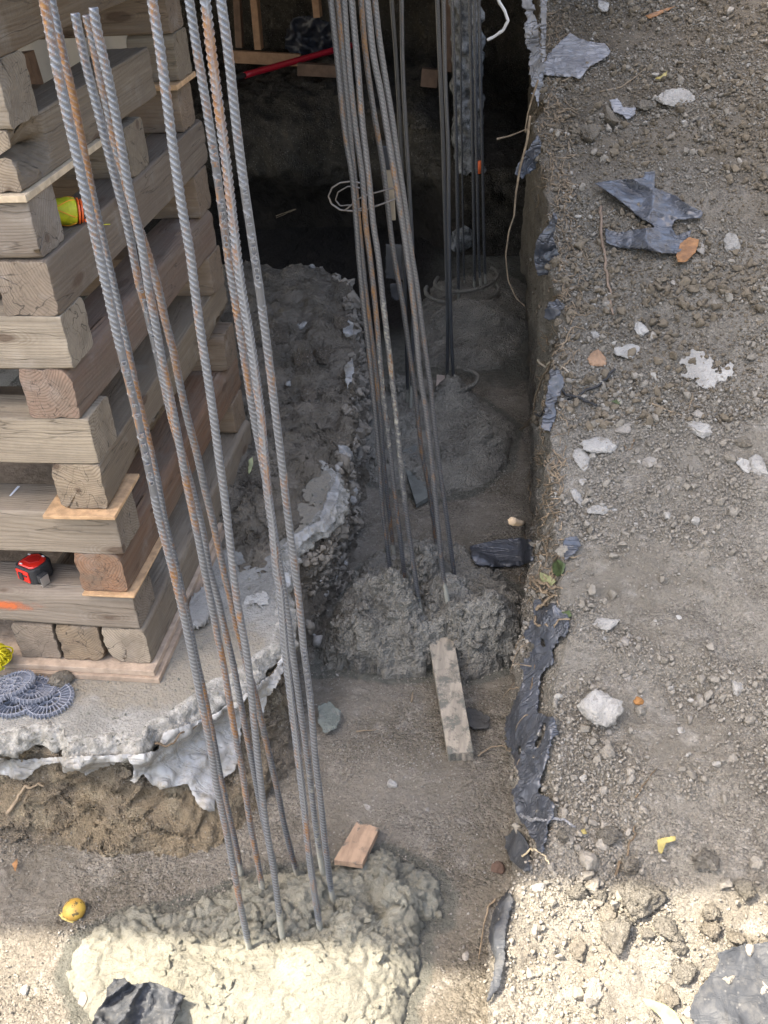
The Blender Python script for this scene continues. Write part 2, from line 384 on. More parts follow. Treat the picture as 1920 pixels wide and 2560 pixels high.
m_yellow=plain('yellow_twine',(.70,.60,.02),.55,var=.35,vs=60,bmp=.2)
m_yg=plain('yellow_green_line',(.50,.52,.02),.5,var=.3,vs=60)
m_orange=plain('orange_reel',(.70,.12,.02),.35,spec=.5)
m_grey=plain('grey_plastic',(.27,.29,.34),.42,spec=.5,var=.2,vs=60)
# ------------------------------------------------------------------ terrain functions
def zf(y): return np.interp(y,[-2,0,1,3,8],[-.38,-.38,-.42,-.45,-.47])
def zb0(y): return np.interp(y,[-2.5,-1.3,-1,-.75,-.55,-.3,0,.5,1,2,3,4,5,7,9],[-.42,-.37,-.31,-.24,-.17,-.10,-.03,.10,.25,.54,.83,1.10,1.38,1.92,2.4])
def zb(x,y): return zb0(y)+.06*np.clip(x-1.15,0,3)
def on_bank(px,py):
    r=ray(px,py); t=1.5
    while t<9:
        p=CAM+r*t
        if p[2]<zb(p[0],p[1]): return p
        t+=.01
    return p
MUD=[]  # (polygon xy, height, falloff)
def poly_sd(X,Y,poly):
    poly=np.asarray(poly)[:,:2]; n=len(poly); d=np.full(X.shape,1e9); ins=np.zeros(X.shape,bool)
    for i in range(n):
        a=poly[i]; b=poly[(i+1)%n]; e=b-a
        wx=X-a[0]; wy=Y-a[1]; tt=np.clip((wx*e[0]+wy*e[1])/(e@e+1e-12),0,1)
        d=np.minimum(d,np.hypot(wx-e[0]*tt,wy-e[1]*tt))
        c=((a[1]>Y)!=(b[1]>Y))&(X<(b[0]-a[0])*(Y-a[1])/(b[1]-a[1]+1e-15)+a[0]); ins^=c
    return np.where(ins,d,-d)
def pz(pts,z): return np.array([onz(x,y,z)[:2] for x,y in pts])
mud1=pz([(240,2600),(190,2500),(165,2430),(185,2365),(230,2330),(300,2300),(420,2275),(560,2240),(600,2200),(660,2190),(720,2185),(800,2165),(880,2160),(960,2125),(1010,2150),(1080,2180),(1112,2240),(1108,2290),(1055,2300),(1050,2340),(1048,2400),(1045,2450),(1010,2500),(1010,2600),(700,2760),(300,2760)],-.37)
mud2=pz([(800,1680),(815,1600),(850,1520),(880,1430),(940,1390),(1040,1365),(1150,1375),(1240,1430),(1300,1480),(1325,1560),(1325,1640),(1250,1680),(1165,1700),(1120,1650),(1060,1690),(960,1690),(880,1680)],-.40)
mud3=pz([(860,1130),(870,1020),(920,960),(1020,950),(1130,960),(1200,1000),(1290,1070),(1270,1170),(1180,1240),(1080,1260),(980,1230),(900,1200)],-.44)
mud4=pz([(1020,900),(1040,780),(1100,700),(1250,680),(1320,720),(1330,830),(1250,920),(1120,930)],-.45)
def bl(px,py,z,h,sx,sy,ang=0): 
    p=onz(px,py,z); return (p[0],p[1],h,sx,sy,math.radians(ang))
blobs1=[bl(880,2300,-.3,.075,.05,.06),bl(720,2300,-.36,.055,.09,.07),bl(620,2330,-.36,.04,.07,.05),bl(975,2240,-.35,.06,.035,.10,20),bl(1030,2290,-.36,.045,.035,.07,25),bl(800,2240,-.36,.045,.07,.05),bl(640,2270,-.36,.045,.05,.04),bl(780,2410,-.36,.05,.15,.06,10),bl(950,2400,-.37,.045,.06,.07),bl(560,2500,-.38,.04,.2,.08),bl(860,2500,-.38,.05,.12,.08)]
blobs2=[bl(930,1560,-.34,.11,.10,.09),bl(905,1640,-.36,.08,.08,.06),bl(1000,1560,-.30,.12,.07,.06),bl(1075,1450,-.30,.11,.05,.09),bl(1120,1520,-.30,.10,.08,.08),bl(1230,1590,-.34,.10,.10,.10),bl(1010,1480,-.32,.09,.06,.06),bl(1130,1600,-.32,.08,.07,.06),bl(1050,1640,-.36,.05,.07,.05)]
blobs3=[bl(1130,1000,-.38,.12,.09,.10),bl(1230,1130,-.42,.08,.14,.12),bl(1020,1090,-.42,.07,.1,.1),bl(1000,990,-.4,.09,.06,.06)]
blobs4=[bl(1190,820,-.42,.12,.22,.16),bl(1160,900,-.42,.05,.16,.08)]
def mudh(X,Y,poly,base,fall,blobs):
    sd=poly_sd(X,Y,poly); P=np.stack([X*6,Y*6,X*0+3.1],-1)
    sd=sd+.03*fbm(P,3,5)
    h=base*sstep(0,fall,sd)
    for x,y,a,sx,sy,an in blobs:
        c,s=math.cos(an),math.sin(an); u=(X-x)*c+(Y-y)*s; v=-(X-x)*s+(Y-y)*c
        u=u+.02*noise(np.stack([X*14,Y*14,X*0+9],-1)); h=h+a*np.exp(-((u/sx)**2+(v/sy)**2)**1.3)*sstep(-.02,.03,sd)
    return h,sd
MS=[(mud1,.024,.05,blobs1),(mud2,.085,.08,[(a,b,h*1.45,c,d,e) for a,b,h,c,d,e in blobs2]),(mud3,.05,.12,[(a,b,h*.95,c,d,e) for a,b,h,c,d,e in blobs3]),(mud4,.06,.2,blobs4)]
def gz(x,y):
    X=np.array([[float(x)]]); Y=np.array([[float(y)]]); z=float(zf(y))
    for m in MS:
        h,sd=mudh(X,Y,*m)
        if sd[0,0]>0: z+=float(h[0,0])
    return z
# soil displacement
def d_soil(big=.02,cl=.012,fine=.005,s=0,mask=None):
    def f(P,Nn):
        d=big*fbm(P*5,3,s)
        m=sstep(-.15,.25,fbm(P*3.1,3,s+31)) if mask is None else mask(P)
        f1,f2,i=worley(P*34+.3*noise(P*20,s+3)[...,None],s+5); d=d+cl*m*(.55-f1)*(.4+i)
        f1,f2,i=worley(P*75,s+8); d=d+cl*.45*(m*.7+.3)*(.5-f1)*(.3+i)
        return d+fine*fbm(P*45,3,s+13)
    return f
def lin(a,b,s): return np.arange(a,b,s)
# --- trench floor
ys=np.r_[lin(-1.35,1.1,.0052),lin(1.1,2.6,.009),lin(2.6,5.2,.016)]
xs=np.r_[lin(-1.8,-.62,.02),lin(-.62,1.3,.0055),lin(1.3,1.8,.02)]
X,Y=np.meshgrid(xs,ys,indexing='ij'); Z=zf(Y)+.012*fbm(np.stack([X*2,Y*2,X*0],-1),3,3)
def wetattr(P):
    w=np.zeros(P.shape[:2])
    for m in MS:
        sd=poly_sd(P[...,0],P[...,1],m[0]); w=np.maximum(w,sstep(-.09,.02,sd))
    w=np.maximum(w,.75*sstep(2.2,3.0,P[...,1]))
    return {'wet':w,'cave_shade':sstep(3.0,3.5,P[...,1])*(1-sstep(.25,.7,P[...,0]))}
smooth=lambda P: .15+.6*sstep(.0,.35,fbm(P*2.3,3,91))
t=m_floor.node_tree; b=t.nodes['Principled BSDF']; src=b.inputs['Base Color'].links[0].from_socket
L(t,mixc(t,attr(t,'cave_shade'),src,(.022,.019,.016)),b.inputs['Base Color'])  # shade of the hollow behind the berm painted into the floor colour
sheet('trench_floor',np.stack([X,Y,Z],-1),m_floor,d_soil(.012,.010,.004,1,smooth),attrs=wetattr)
# --- right bank
footp=np.array([onz(x,y,-.40)[:2] for x,y in [(1215,2620),(1220,2480),(1262,2300),(1290,2150),(1285,2000),(1262,1800),(1300,1640),(1330,1500),(1335,1300),(1335,1050),(1325,800),(1310,650)]])
topp=np.array([on_bank(x,y)[:2] for x,y in [(1225,2620),(1235,2480),(1262,2380),(1282,2250),(1345,2180),(1385,2050),(1375,1900),(1390,1750),(1425,1600),(1410,1480),(1395,1300),(1370,1100),(1395,820),(1385,620),(1345,330),(1345,100)]])
yr=np.r_[lin(-1.35,1.0,.0055),lin(1.0,2.6,.009),lin(2.6,8.2,.018)]
xf=np.interp(yr,footp[:,1],footp[:,0]); xe=np.interp(yr,topp[:,1],topp[:,0]); xe=np.maximum(xe,xf+.015)
ker=np.ones(9)/9; sm=lambda a: np.convolve(np.pad(a,4,'edge'),ker,'valid')
nz=np.stack([yr*5,yr*0,yr*0],-1); xf,xe=sm(xf),sm(xe)+.034*fbm(nz,4,71)*sstep(-.5,0,yr)
zw=zb(xe,yr); z0=zf(yr)-.06
nw=60; tops=np.r_[lin(.006,1.15,.0065),lin(1.15,2.6,.03)]
Pb=np.zeros((len(yr),nw+len(tops),3))
for k in range(nw):
    u=k/(nw-1); v=u**.9
    Pb[:,k,0]=xf+(xe-xf)*(.25*v+.75*sstep(.35,1.,v)) ; Pb[:,k,2]=z0+(zw-.012-z0)*v; Pb[:,k,1]=yr
for k,tx in enumerate(tops):
    x=xe+tx; Pb[:,nw+k,0]=x; Pb[:,nw+k,1]=yr; Pb[:,nw+k,2]=zb(x,yr)-.012*math.exp(-tx/.02)
cm=lambda P: sstep(-.12,.2,fbm(P*2.6+4,3,77))*.9+.1+.3*sstep(-.35,-.7,P[...,1])
def d_bank(P,Nn):
    d=d_soil(.028,.015,.005,40,cm)(P,Nn)
    roc=sstep(-.30,-.62,P[...,1])*sstep(1.13,1.3,P[...,0])
    f1,f2,i=worley(P*13,66); wl=sstep(.75,.3,Nn[...,2])
    return d+roc*.03*(.5-f1)*(.3+i)+wl*(.03*fbm(P*4,3,61)+.02*(.5-worley(P*9,62)[0]))
sheet('earth_bank',Pb,m_bank,d_bank,flip=True,attrs=lambda P:{'far':sstep(1.2,3.4,P[...,1])})
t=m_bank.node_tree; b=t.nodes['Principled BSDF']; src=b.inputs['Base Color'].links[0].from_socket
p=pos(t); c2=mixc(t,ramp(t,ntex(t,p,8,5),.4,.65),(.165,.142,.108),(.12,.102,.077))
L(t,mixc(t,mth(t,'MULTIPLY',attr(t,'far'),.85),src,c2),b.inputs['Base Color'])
# --- left bank (clay wall under the slab, berm beyond it)
Fp=np.vstack([[-2.4,-.37],pz([(0,2100),(200,2130),(340,2160),(470,2160),(600,2095),(676,2045),(727,1930),(738,1830),(745,1650),(820,1570),(855,1480),(900,1300),(905,1150),(912,1000),(915,880),(890,760)],-.40),[[-.02,3.5],[-2.4,3.5]]])
Ep=np.vstack([[-2.4,-.22],pz([(0,1830),(200,1840),(300,1850),(385,1830),(500,1745),(605,1700),(680,1660),(695,1600),(700,1500),(735,1380)],-.06),pz([(800,1310),(850,1200),(850,1120),(872,1020),(878,900),(885,720)],0),[[-.1,3.22],[-2.4,3.24]]])
Ip=np.array([[-2.4,.4],[-.5,.4],[-.35,.4],[-.25,.4],[-.2,.4],[-.15,.42],[-.12,.45],[-.1,.5],[-.1,.55],[-.12,.65],[-.2,.75],[-.4,.85],[-.7,1.1],[-.95,1.5],[-.95,2.0],[-.95,2.4],[-.95,2.9],[-1.0,2.9],[-2.4,3.0]])
n=960
sd_=np.r_[0,np.cumsum(np.linalg.norm(np.diff(Ep,axis=0),axis=1)+.3*np.linalg.norm(np.diff(Fp,axis=0),axis=1))]
tt=np.linspace(0,sd_[-1],n); ii=lambda A: np.stack([np.interp(tt,sd_,A[:,k]) for k in range(2)],-1)
Fs,Es,Is=ii(Fp),ii(Ep),ii(Ip)
sl=np.interp(tt,sd_,[0]*12+[.1,.7,1,1,1,1,1])   # 0 = under the slab, 1 = free berm
s2=np.interp(tt,sd_,[0]*9+[.25,.75,1,1,.35,0,0,0,0,0]); ze=-.125+sl*.11; nw=56; ni=120
Pl=np.zeros((n,nw+ni,3))
for k in range(nw):
    u=k/(nw-1); 
    Pl[:,k,:2]=Fs+(Es-Fs)*(.1*u+.9*sstep(-.15,.9,np.array(u)))+ (Fs-Es)*0.10*math.sin(u*7)*(1-u); Pl[:,k,2]=zf(Fs[:,1])-.04+(ze-zf(Fs[:,1])+.04)*u
for k in range(ni):
    u=((k+1)/ni)**1.4; Pl[:,nw+k,:2]=Es+(Is-Es)*u; Pl[:,nw+k,2]=ze+sl*(.055*math.sin(min(1,u*2.2)*1.6)-.03*u)+s2*.155*float(sstep(.03,.22,np.array(u)))
def d_left(P,Nn):
    d=.035*fbm(P*4.5,3,20)+.014*fbm(P*17,4,22)
    f1,f2,i=worley(P*np.array([9,9,13])+.5*fbm(P*8,2,4)[...,None],25); d=d+.028*(.5-f1)
    f1,f2,i=worley(P*32,26); d=d+.010*(.5-f1)*(.4+i); cr=np.exp(-((f2-f1)/.05)**2)*0
    f1,f2,i=worley(P*np.array([6,6,8])+.6*noise(P*9,8)[...,None],29); d=d-.018*np.exp(-((f2-f1)/.035)**2)
    fr=sstep(.7,1.1,P[...,1]); d=d+fr*(.03*fbm(P*6,4,33)+.03*(.5-worley(P*9,34)[0]))
    return d+.004*fbm(P*60,2,28)
mwall=m_wall
def leftattr(P): return {'far':sstep(.1,.6,P[...,1])}
sheet('soil_embankment',Pl,m_wall,d_left,flip=True,attrs=leftattr)
# blend clay to dark berm soil by the 'far' attribute (the clay layer only shows under the slab's front)
t=m_wall.node_tree; b=t.nodes['Principled BSDF']; src=b.inputs['Base Color'].links[0].from_socket
p=pos(t); c2=mixc(t,ramp(t,ntex(t,p,8,5),.4,.65),(.235,.208,.168),(.165,.144,.113))
L(t,mixc(t,attr(t,'far'),src,c2),b.inputs['Base Color'])
# --- slab
Sp=np.vstack([[-2.4,1.6],[-2.4,-.25],pz([(0,1838),(60,1826),(110,1815),(152,1820),(170,1852),(270,1840),(345,1852),(372,1820),(430,1788),(480,1752),(540,1705),(590,1690),(640,1650),(690,1610),(704,1550),(690,1490),(706,1430),(704,1390),(735,1345),(790,1305),(830,1255),(840,1190)],-.04),[[.15,1.35],[-.6,1.6]]])
n=900; E=resamp(np.c_[Sp,Sp[:,0]*0],n)[:,:2]
E=E+.012*np.stack([noise(np.c_[E*22,E[:,:1]*0+1]),noise(np.c_[E*22,E[:,:1]*0+9])],-1)
cen=np.array([-.75,.75]); D=E-cen; T=np.gradient(E,axis=0); out=np.stack([T[:,1],-T[:,0]],-1); out/=np.linalg.norm(out,axis=1,keepdims=True)
out=np.stack([np.convolve(np.pad(out[:,k],20,'edge'),np.ones(41)/41,'valid') for k in (0,1)],-1)
rad=1-np.r_[np.linspace(.97,.30,60,endpoint=False),np.linspace(.30,.0,110,endpoint=False)]
prof=[(0,0),(.010,-.008),(.018,-.018),(.024,-.028),(.028,-.038),(.030,-.048),(.026,-.056),(.014,-.064),(0,-.07),(-.03,-.072),(-.08,-.072),(-.2,-.072)]
wd=.6+.9*np.clip(.5+noise(np.c_[E*7,E[:,:1]*0+4]),0,1)
Ps=np.zeros((n,len(rad)+len(prof)*2-1,3))
for k,rr in enumerate(rad): Ps[:,k,:2]=cen+D*rr; Ps[:,k,2]=-.04
pr=resamp([(a,b,0) for a,b in prof[:9]],14); pr=np.vstack([pr,[(a,b,0) for a,b in prof[9:]]])
for k in range(Ps.shape[1]-len(rad)):
    a,b_=pr[min(k,len(pr)-1)][:2]
    if k>=len(pr): a-=.05*(k-len(pr)+1)
    Ps[:,len(rad)+k,:2]=E+out*(a*1.3*wd[:,None]); Ps[:,len(rad)+k,2]=-.04+b_
ke=len(rad)
def d_slab(P,Nn):
    w=np.zeros(P.shape[1]); w[ke-6:]=np.r_[np.linspace(0,1,10),np.ones(P.shape[1]-ke-4)]
    f1,f2,i=worley(P*55,7); f3,_,i3=worley(P*22,8)
    top=.0015*fbm(P*30,3,2)+.004*fbm(P*3,2,6)
    return top+w[None,:]*(.016*fbm(P*16,5,3,.6)+.020*(.5-f1)*(.3+i)+.030*(.5-f3)*(.2+i3)+.010*(.5-worley(P*95,9)[0]))
def slabattr(P):
    w=np.zeros(P.shape[:2]); w[:,ke-5:]=-1.5; E_=np.zeros(P.shape[:2]); E_[:,ke-5:]=1.
    x,y=P[...,0],P[...,1]
    d=np.exp(-(((x-.12)/.22)**2+((y-.1)/.25)**2))*1.1+np.exp(-(((x+.1)/.25)**2+((y+.06)/.10)**2))+sstep(.55,.8,y)*1.3-.15
    return {'wet':w+d,'edge':E_}
t=m_slab.node_tree; b=t.nodes['Principled BSDF']; src=b.inputs['Base Color'].links[0].from_socket; p=pos(t)
L(t,mixc(t,mth(t,'MULTIPLY',attr(t,'edge'),.85),src,mixc(t,ramp(t,ntex(t,p,40,6,.7),.35,.62),(.42,.41,.375),(.21,.205,.18))),b.inputs['Base Color'])
sheet('concrete_slab',Ps,m_slab,d_slab,flip=False,attrs=slabattr)
# --- back of the trench: cut face, ledge and the dark cut behind it
xb=lin(-3.2,2.2,.016)
fy=np.interp(xb,[-3,-.2,.25,.6,2.2],[5.3,5.25,4.95,4.55,4.5])
prof=[(0,-.52),(0,-.3),(-.22,-.1),(-.36,.1),(-.40,.28),(-.34,.40),(-.15,.455),(.3,.50),(.7,.55),(1.05,.60),(1.12,.9),(1.18,1.4),(1.2,2.3)]
pp=catmull([(a,b,0) for a,b in prof],.018)
Pk=np.zeros((len(xb),len(pp),3))
for k,(a,b_,_) in enumerate(pp):
    f=np.interp(xb,[-.2,.5],[1,.45]) if a<0 else 1.
    lowr=np.interp(xb,[.3,.9],[0,.28]); zz=b_-lowr*(b_>.2)*(1 if b_<.62 else 0)
    Pk[:,k,0]=xb; Pk[:,k,1]=np.where(np.array(b_)>.42,np.maximum(fy,4.9)+a,fy+a*f); Pk[:,k,2]=zz
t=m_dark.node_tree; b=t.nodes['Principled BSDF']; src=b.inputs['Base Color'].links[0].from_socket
L(t,mixc(t,attr(t,'cave_shade'),src,(.02,.017,.014)),b.inputs['Base Color'])  # shade under the overhang painted near black on the lower cut face
sheet('earth_cut',Pk,m_dark,lambda P,Nn:.07*fbm(P*2.6,4,50)+.02*fbm(P*12,3,51)+.035*(.5-worley(P*7,52)[0])+.012*(.5-worley(P*24,53)[0]),flip=True,attrs=lambda P:{'cave_shade':(1-sstep(-.12,.12,P[...,2]))*(1-sstep(.3,.8,P[...,0]))})
# --- wide ground so other views do not look into nothing
gx=np.linspace(-60,60,61); X,Y=np.meshgrid(gx,gx,indexing='ij')
sheet('ground',np.stack([X,Y,X*0-.75],-1),m_bank,lambda P,Nn:P[...,0]*0,bv=False)
xs_=np.r_[lin(3.2,4.4,.1),lin(4.4,9,.25)]; X,Y=np.meshgrid(xs_,lin(-9,14,.25),indexing='ij')
sheet('sky_blocker_slope',np.stack([X,Y,zb0(np.clip(Y,-2.5,9))+.1+np.clip(np.clip(X-3.5,0,99)*3,0,2.6)],-1),m_bank,lambda P,Nn:.12*fbm(P*1.5,4,60),bv=False)  # unseen slope added to cut sky light from the right on the timbers
# --- cement mounds
def mound(i,name,label,x0,x1,y0,y1,st,mat,s,amp=1.):
    X,Y=np.meshgrid(lin(x0,x1,st),lin(y0,y1,st),indexing='ij'); h,sd=mudh(X,Y,*MS[i])
    Z=zf(Y)+.012*fbm(np.stack([X*2,Y*2,X*0],-1),3,3)+np.where(sd>0,h,-.03-.3*np.clip(-sd,0,.1))+.012*sstep(-.02,.015,sd)
    P=np.stack([X,Y,Z],-1)
    def d(P,Nn):
        q=P+.03*np.stack([noise(P*9,s),noise(P*9,s+1),noise(P*9,s+2)],-1)
        r=1-np.abs(fbm(q*np.array([7,12,9]),3,s+4))*2.2
        f1,f2,i=worley(q*np.array([22,22,22]),s+6); f3,_,i3=worley(P*70,s+7)
        fl=np.abs(fbm(q*np.array([5,8,6]),3,s+9))
        fold=np.abs(np.mod(fbm(q*np.array([2.2,3.0,2]),2,s+12)*5,1)-.5)*2
        f6,_,i6=worley(P*120,s+17)
        return amp*(1 if s!=200 else 1-.6*sstep(-.60,-.72,P[...,1]))*(.008*r+.010*(.5-f1)*(.2+i)+.010*(.5-f3)*(.2+i3)+.005*(.5-f6)*(.2+i6)+.010*fbm(P*38,4,s+19)-.014*np.exp(-(fl/.03)**2)-.010*np.exp(-(fold/.10)**2)+.004*fbm(P*50,3,s))
    o=sheet(name,P,mat,d,kind=None); tag(o,label,'concrete mound'); SURF['m%d'%i]=SURF['concrete_mound']; return o
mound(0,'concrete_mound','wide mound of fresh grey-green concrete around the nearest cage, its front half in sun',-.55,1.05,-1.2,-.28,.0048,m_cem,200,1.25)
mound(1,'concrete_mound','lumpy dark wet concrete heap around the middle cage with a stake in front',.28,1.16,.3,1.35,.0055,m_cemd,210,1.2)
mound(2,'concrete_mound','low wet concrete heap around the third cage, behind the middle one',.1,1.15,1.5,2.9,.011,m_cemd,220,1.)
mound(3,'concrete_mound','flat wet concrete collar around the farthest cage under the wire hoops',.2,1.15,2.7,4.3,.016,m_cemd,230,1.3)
bvh=BVHTree.FromPolygons([tuple(v) for v in np.vstack(BV).tolist()],[tuple(f) for f in np.vstack(BF).tolist()])
def hit(px,py):
    r=ray(px,py); h=bvh.ray_cast(Vector(CAM),Vector(r).normalized())
    if h[0] is None: return None
    p=np.array(h[0]); n=np.array(h[1]); 
    if n@r>0: n=-n
    return p,n
# ------------------------------------------------------------------ clods and rocks
def ico(sub):
    import bmesh
    bm=bmesh.new(); bmesh.ops.create_icosphere(bm,subdivisions=sub,radius=1)
    V=np.array([v.co[:] for v in bm.verts]); Fc=np.array([[v.index for v in f.verts] for f in bm.faces]); bm.free(); return V,Fc
ICO={k:ico(k) for k in (1,2,3,4)}
def rockshape(sub,s,ang=.75,rough=.12):
    V,Fc=ICO[sub]; r=np.random.default_rng(s); V=V.copy()
    V=V*(1+rough*1.6*fbm(V*1.1+s*1.3,2,s+9)[:,None])
    for k in range(11):       # planar cuts make it angular
        d=r.normal(size=3); d/=np.linalg.norm(d); c=r.uniform(.42,.8)
        h=V@d; over=np.clip(h-c,0,None); V=V-np.outer(over*ang,d)
    V=V*(1+rough*fbm(V*1.7+s,3,s)[:,None]+.8*rough*fbm(V*4.5+s,4,s+5,.65)[:,None]-.35*rough*np.abs(noise(V*3.3+s,s+8))[:,None])
    V=V*r.uniform(.6,1.3,3); return V,Fc
VAR={k:[rockshape(k,100*k+i,.9,.22) for i in range(14)] for k in (1,2,3,4)}
def scatter(name,surf,count,smin,smax,mask,mat,sub=1,label=None,power=2.6,seed=1,bury=.25):
    r=np.random.default_rng(seed); P,Nn=SURF[surf]
    du=np.linalg.norm(np.gradient(P,axis=0),axis=-1); dv=np.linalg.norm(np.gradient(P,axis=1),axis=-1)
    w=du*dv*mask(P,Nn); w=w.ravel(); w=np.clip(w,0,None); w/=w.sum()
    idx=r.choice(len(w),count,p=w); pts=P.reshape(-1,3)[idx]; nn=Nn.reshape(-1,3)[idx]
    pts=pts+r.normal(size=pts.shape)*.003
    sz=smin+(smax-smin)*r.random(count)**power
    VV=[];FF=[];cc=[];off=0
    vi=r.integers(0,14,count)
    for v in range(14):
        sel=np.where(vi==v)[0]
        if not len(sel): continue
        V,Fc=VAR[sub][v]; k=len(sel)
        q=r.normal(size=(k,4)); q/=np.linalg.norm(q,axis=1,keepdims=True); a,b,c,d=q.T
        Rm=np.stack([1-2*(c*c+d*d),2*(b*c-a*d),2*(b*d+a*c),2*(b*c+a*d),1-2*(b*b+d*d),2*(c*d-a*b),2*(b*d-a*c),2*(c*d+a*b),1-2*(b*b+c*c)],-1).reshape(k,3,3)
        W=np.einsum('kij,vj->kvi',Rm,V)*sz[sel][:,None,None]/2+(pts[sel]+nn[sel]*(sz[sel]*(.5-bury))[:,None])[:,None]
        VV.append(W.reshape(-1,3)); FF.append((Fc[None]+(np.arange(k)*len(V))[:,None,None]+off).reshape(-1,3)); off+=k*len(V)
        cc.append(np.repeat(r.random(k),len(V)))
    o=mk(name,np.vstack(VV),np.vstack(FF),mat,attrs={'rnd':np.concatenate(cc)},smooth=(sub>1))
    tag(o,label,'soil clods',kind='stuff'); return o
def clodmat(name,a,b_,pale):
    m,t,b=nt(name); p=pos(t); r=attr(t,'rnd')
    c=mixc(t,r,a,b_); c=mixc(t,ramp(t,r,.93,.96),c,pale)
    c=mixc(t,mth(t,'MULTIPLY',ramp(t,ntex(t,p,60,5),.4,.7),.5),c,[x*.68 for x in a])
    L(t,c,b.inputs['Base Color']); b.inputs['Roughness'].default_value=.95; b.inputs['Specular IOR Level'].default_value=.2
    n1=bump(t,None,ntex(t,p,120,5,.7),.8,.005); bump(t,b,vtex(t,p,260),.5,.002,n1); return m
mc_bank=clodmat('bank_clods',(.29,.272,.235),(.20,.185,.155),(.36,.35,.32))
mc_bankd=clodmat('upper_bank_clods',(.20,.172,.13),(.135,.115,.086),(.36,.34,.30))
mc_dark=clodmat('berm_clods',(.28,.252,.21),(.18,.16,.13),(.34,.33,.31))
top=lambda P,Nn: (Nn[...,2]>.5)*1.
def bankmask(P,Nn): 
    x,y=P[...,0],P[...,1]; m=(cm(P)**1.5+.05)*(1-.72*sstep(-.45,-.65,y)*(1-.6*sstep(1.35,1.6,x))); return (Nn[...,2]>.45)*m*(y<6.5)*np.exp(-np.clip(x-1.1-1.1-.15*y,0,9)*4)*np.exp(-np.clip(y-.5,0,9)*.32)*(y>-1.25)
big=lambda P,Nn: bankmask(P,Nn)*(.05+1.4*sstep(-.35,-.7,P[...,1])*sstep(1.12,1.3,P[...,0]))
scatter('soil_crumbs','earth_bank',105000,.003,.015,bankmask,mc_bank,1,'fine crumbs of dry grey-brown soil lying over the bank',2.2,11)
scatter('soil_clods','earth_bank',4200,.012,.034,lambda P,Nn:bankmask(P,Nn)*(.5-.1*sstep(-.3,-.6,P[...,1])),mc_bank,3,'dry grey-brown clods strewn over the bank',2.4,12)
scatter('soil_clods','earth_bank',7000,.014,.045,lambda P,Nn:(Nn[...,2]>.4)*(P[...,1]>1.)*(P[...,1]<6.8)*(P[...,0]<2.1+.22*P[...,1])*(.12+sstep(-.1,.25,fbm(P*2.1+9,3,177))),mc_bankd,3,'clods and crumbs of brown soil on the upper bank',2.8,21)
scatter('soil_crumbs','earth_bank',42000,.007,.018,lambda P,Nn:(Nn[...,2]>.4)*(P[...,1]>1.)*(P[...,1]<6.8)*(P[...,0]<2.1+.22*P[...,1])*(.3+sstep(-.2,.2,fbm(P*2.4+3,3,178))),mc_bankd,1,'small brown crumbs on the upper bank',2.,22)
scatter('soil_lumps','earth_bank',150,.03,.07,big,mc_bank,4,'large broken soil lumps heaped at the near end of the bank',1.6,13,.35)
scatter('soil_crumbs','trench_floor',32000,.003,.011,lambda P,Nn:(P[...,0]>-.7)*(P[...,0]<1.15)*(P[...,1]>-1.2)*(P[...,1]<2.6)*(.15+sstep(0,.3,fbm(P*3,3,191))),mc_bank,1,'small crumbs of soil over the trench floor',2.5,14)
scatter('soil_clods','soil_embankment',7500,.010,.045,lambda P,Nn:(Nn[...,2]>.3)*(P[...,1]>.55)*(P[...,1]<3.4)*(P[...,0]>-.25)*(.2+sstep(-.1,.25,fbm(P*3,3,195))),mc_dark,2,'dark clods of soil over the berm between the timber stack and the trench',2.6,15)
scatter('soil_lumps','soil_embankment',750,.03,.10,lambda P,Nn:(Nn[...,2]>.3)*(P[...,1]>.8)*(P[...,1]<3.3)*(P[...,0]>-.2)*(.1+sstep(0,.25,fbm(P*2.5,3,197))),mc_dark,4,'dark broken lumps on the berm',2.,25,.3)
mc_cem=clodmat('cement_crumbs_m',(.26,.255,.215),(.18,.176,.15),(.33,.325,.28))
for k_,(n_,a_,b_) in enumerate([(420,.008,.032),(620,.010,.045),(260,.012,.05)]): scatter('cement_crumbs','m%d'%k_,n_,a_,b_,lambda P,Nn:(P[...,2]>zf(P[...,1])+.004)*(.03+sstep(.02,.09,P[...,2]-zf(P[...,1])))*(.1+sstep(-.05,.2,fbm(P*7,3,88))),[m_cem,m_cemd,m_cemd][k_],3,['rough crumbs of fresh concrete on the nearest mound','rough crumbs of wet concrete on the middle heap','crumbs of wet concrete on the third heap'][k_],1.8,31+k_,.62)
scatter('soil_crumbs','concrete_slab',6500,.003,.012,lambda P,Nn:(Nn[...,2]>.7)*(P[...,0]>-.35)*(np.exp(-(((P[...,0]-.1)/.16)**2+((P[...,1]-.12)/.28)**2))+.8*np.exp(-(((P[...,0]+.12)/.22)**2+((P[...,1]+.05)/.05)**2))+1.2*sstep(.45,.8,P[...,1])),mc_bank,1,'dry crumbs scattered on the concrete slab beside the timber stack',2.6,16)
scatter('edge_gravel','concrete_slab',2600,.004,.014,lambda P,Nn:(Nn[...,2]<.8)*(P[...,2]<-.038)*(P[...,2]>-.115)*(P[...,0]>-.9)*1.,mc_cem,2,'gravel showing in the broken edge of the slab',2.,41,.5)
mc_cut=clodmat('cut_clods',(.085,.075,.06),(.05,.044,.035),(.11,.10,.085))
scatter('soil_clods','earth_cut',900,.02,.09,lambda P,Nn:(Nn[...,2]>.3)*(P[...,1]<6.2)*(P[...,2]>.3),mc_cut,2,'dark clods on the ledge behind the trench',2.2,17)
